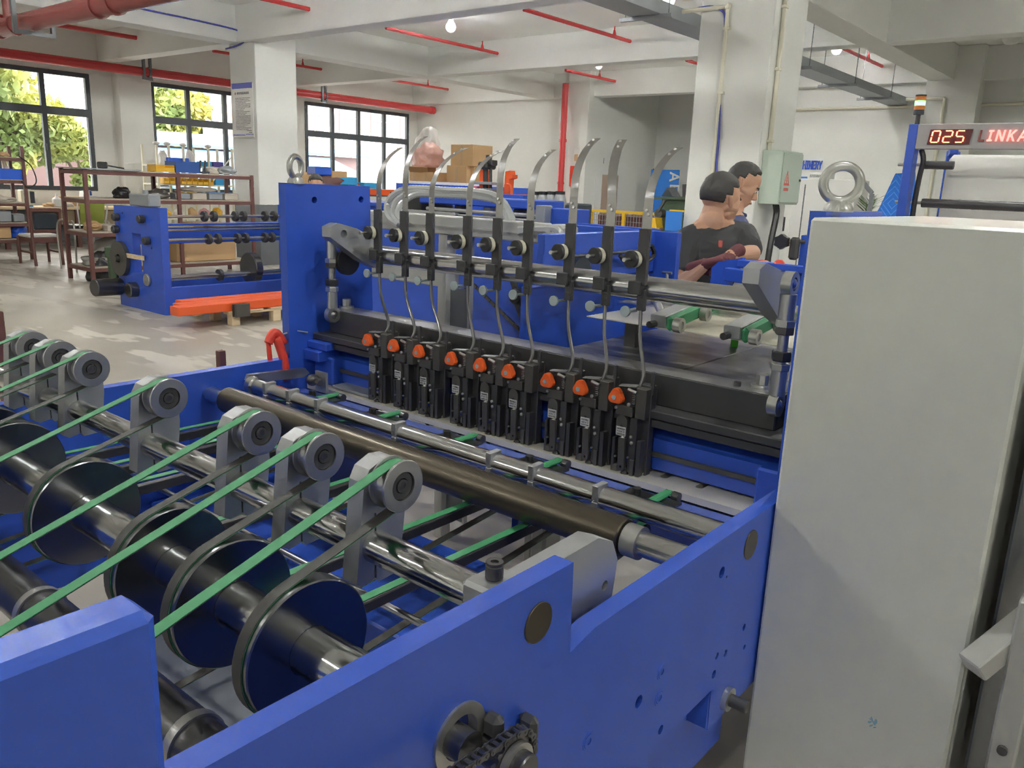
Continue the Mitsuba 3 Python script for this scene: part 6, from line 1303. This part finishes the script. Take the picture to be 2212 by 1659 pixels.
# ================================================================== OUTSIDE THE WINDOWS
mat('yard', (.30, .29, .27), .9); mat('facade', (.62, .60, .56), .8); mat('facade_cream', (.66, .58, .46), .8); mat('facade_window', (.16, .13, .14), .4); mat('brick_orange', (.50, .17, .08), .8)
mat('roof_blue', (.10, .30, .58), .5); mat('shed_wall', (.20, .13, .13), .7); mat('trunk', (.13, .10, .08), .9)
scene['bsdf_leaf'] = {'type': 'twosided', 'b': {'type': 'principled', 'base_color': proc(lambda p, n, uv: mix(mi.Color3f(.13, .19, .055), mi.Color3f(.42, .42, .10), smoothstep(.38, .66, fbm(p.x*.45, p.y*.45, p.z*.45, 3)))), 'roughness': .7}}
GZ = -.6
struct('ground_yard', M().box(-60, 90, YW+.3, 140, GZ-.2, GZ), 'yard', 'paved yard outside the windows')
def tree(c, h, rad, seed, label, n=1500, leaf=.17, mt='leaf', parts=7):
    k = thing('tree', label, 'tree'); r = np.random.default_rng(seed); c = np.array([c[0], c[1], GZ])
    tr = M().tube(bez([c, c+[.1, 0, h*.3], c+[-.05, .1, h*.55], c+[.05, 0, h*.8]], 6), np.linspace(.16, .05, 19), 8)
    cl = [(c+[r.uniform(-.55, .55)*rad, r.uniform(-.5, .5)*rad, h*r.uniform(.3, .95)], rad*r.uniform(.35, .6)) for _ in range(parts)]
    for p, q in cl: tr.tube([c+[0, 0, h*.35*r.uniform(.6, 1.4)], (c+[0, 0, h*.5]+p)/2, p], [.07, .045, .015], 6)
    part(k, 'trunk', tr, 'trunk', True)
    V, F = [], []; ii = 0
    for p, q in cl:
        d = r.normal(size=(n, 3)); d /= np.linalg.norm(d, axis=1)[:, None]; pos = p+d*q*(r.uniform(.35, 1.05, (n, 1)))*[1, 1, .8]
        a = r.normal(size=(n, 3)); a /= np.linalg.norm(a, axis=1)[:, None]; b = np.cross(a, r.normal(size=(n, 3))); b /= np.linalg.norm(b, axis=1)[:, None]; s = leaf*r.uniform(.5, 1.2, (n, 1))
        v = np.stack([pos-a*s, pos+b*s*.45, pos+a*s, pos-b*s*.45], 1).reshape(-1, 3); V.append(v); f = np.arange(n)*4+ii; F += [np.column_stack([f, f+1, f+2]), np.column_stack([f, f+2, f+3])]; ii += 4*n
    part(k, 'foliage', M().add(np.vstack(V), np.vstack(F)), mt, False, kind='stuff')
tree((6.6, 23.5), 7.0, 2.6, 1, 'leafy tree close outside the first window, left half')
tree((9.0, 26.0), 6.2, 2.4, 2, 'yellow-green tree outside the first window, right half')
tree((4.6, 27.0), 8.0, 3.0, 3, 'tall tree behind the others at the left edge of the first window')
tree((22.2, 42.0), 6.0, 3.0, 4, 'pale far tree seen in the second window', 900, .3, 'leaf')
tree((27.0, 48.0), 7.2, 3.2, 5, 'pale far tree at the right in the second window', 900, .3, 'leaf')
tree((12.0, 27.5), 3.4, 1.6, 6, 'low shrub outside between the first and second windows', 900, .16)
def building(label, x0, x1, y0, h, wm, cols, rows, w, hh, z0, band=None):
    k = thing('building', label, 'building')
    part(k, 'wall', M().box(x0, x1, y0, y0+9, GZ, h), wm, False)
    for r_ in range(rows):
        for c in range(cols):
            x = x0+(c+.5)*(x1-x0)/cols; z = z0+r_*3.1
            part(k, 'window', M().box(x-w/2, x+w/2, y0-.06, y0+.1, z, z+hh), 'facade_window', False)
            part(k, 'sill', M().box(x-w/2-.12, x+w/2+.12, y0-.18, y0, z-.14, z), wm, False)
            part(k, 'window_bar', M().box(x-.03, x+.03, y0-.09, y0-.05, z, z+hh).box(x-w/2, x+w/2, y0-.09, y0-.05, z+hh*.55, z+hh*.55+.06), 'white_plastic', False)
    return k
building('pale apartment building far behind the second window', 24.0, 34.0, 56.0, 14.0, 'facade', 4, 4, 1.1, 1.7, 1.2)
kb = building('cream building with tall barred windows outside the corner window', 26.5, 42.0, 36.5, 13.0, 'facade_cream', 7, 3, 1.15, 2.0, 3.6)
part(kb, 'brick_strip', M().box(25.0, 26.6, 36.9, 40, 3.0, 5.4), 'brick_orange', False)
s1 = thing('blue_roof_shed', 'long low shed with a blue roof and brownish wall outside the second window', 'shed')
part(s1, 'wall', M().box(10.5, 26.0, 31.0, 36.0, GZ, 2.5), 'shed_wall', False); part(s1, 'roof', M().prism(Polygon([(30.5, 2.5), (36.4, 3.2), (36.4, 3.3), (30.5, 2.6)]), 'x', 10.2, 26.3), 'roof_blue', False)
s2 = thing('blue_roof_shed', 'bright blue tarpaulin roof low outside the corner window', 'shed')
part(s2, 'roof', M().prism(Polygon([(26.0, 1.0), (30.6, 2.35), (30.6, 2.42), (26.0, 1.08)]), 'x', 14.0, 24.0), 'roof_blue', False); part(s2, 'wall', M().box(14.2, 23.8, 26.3, 30.4, GZ, 1.0), 'facade', False)
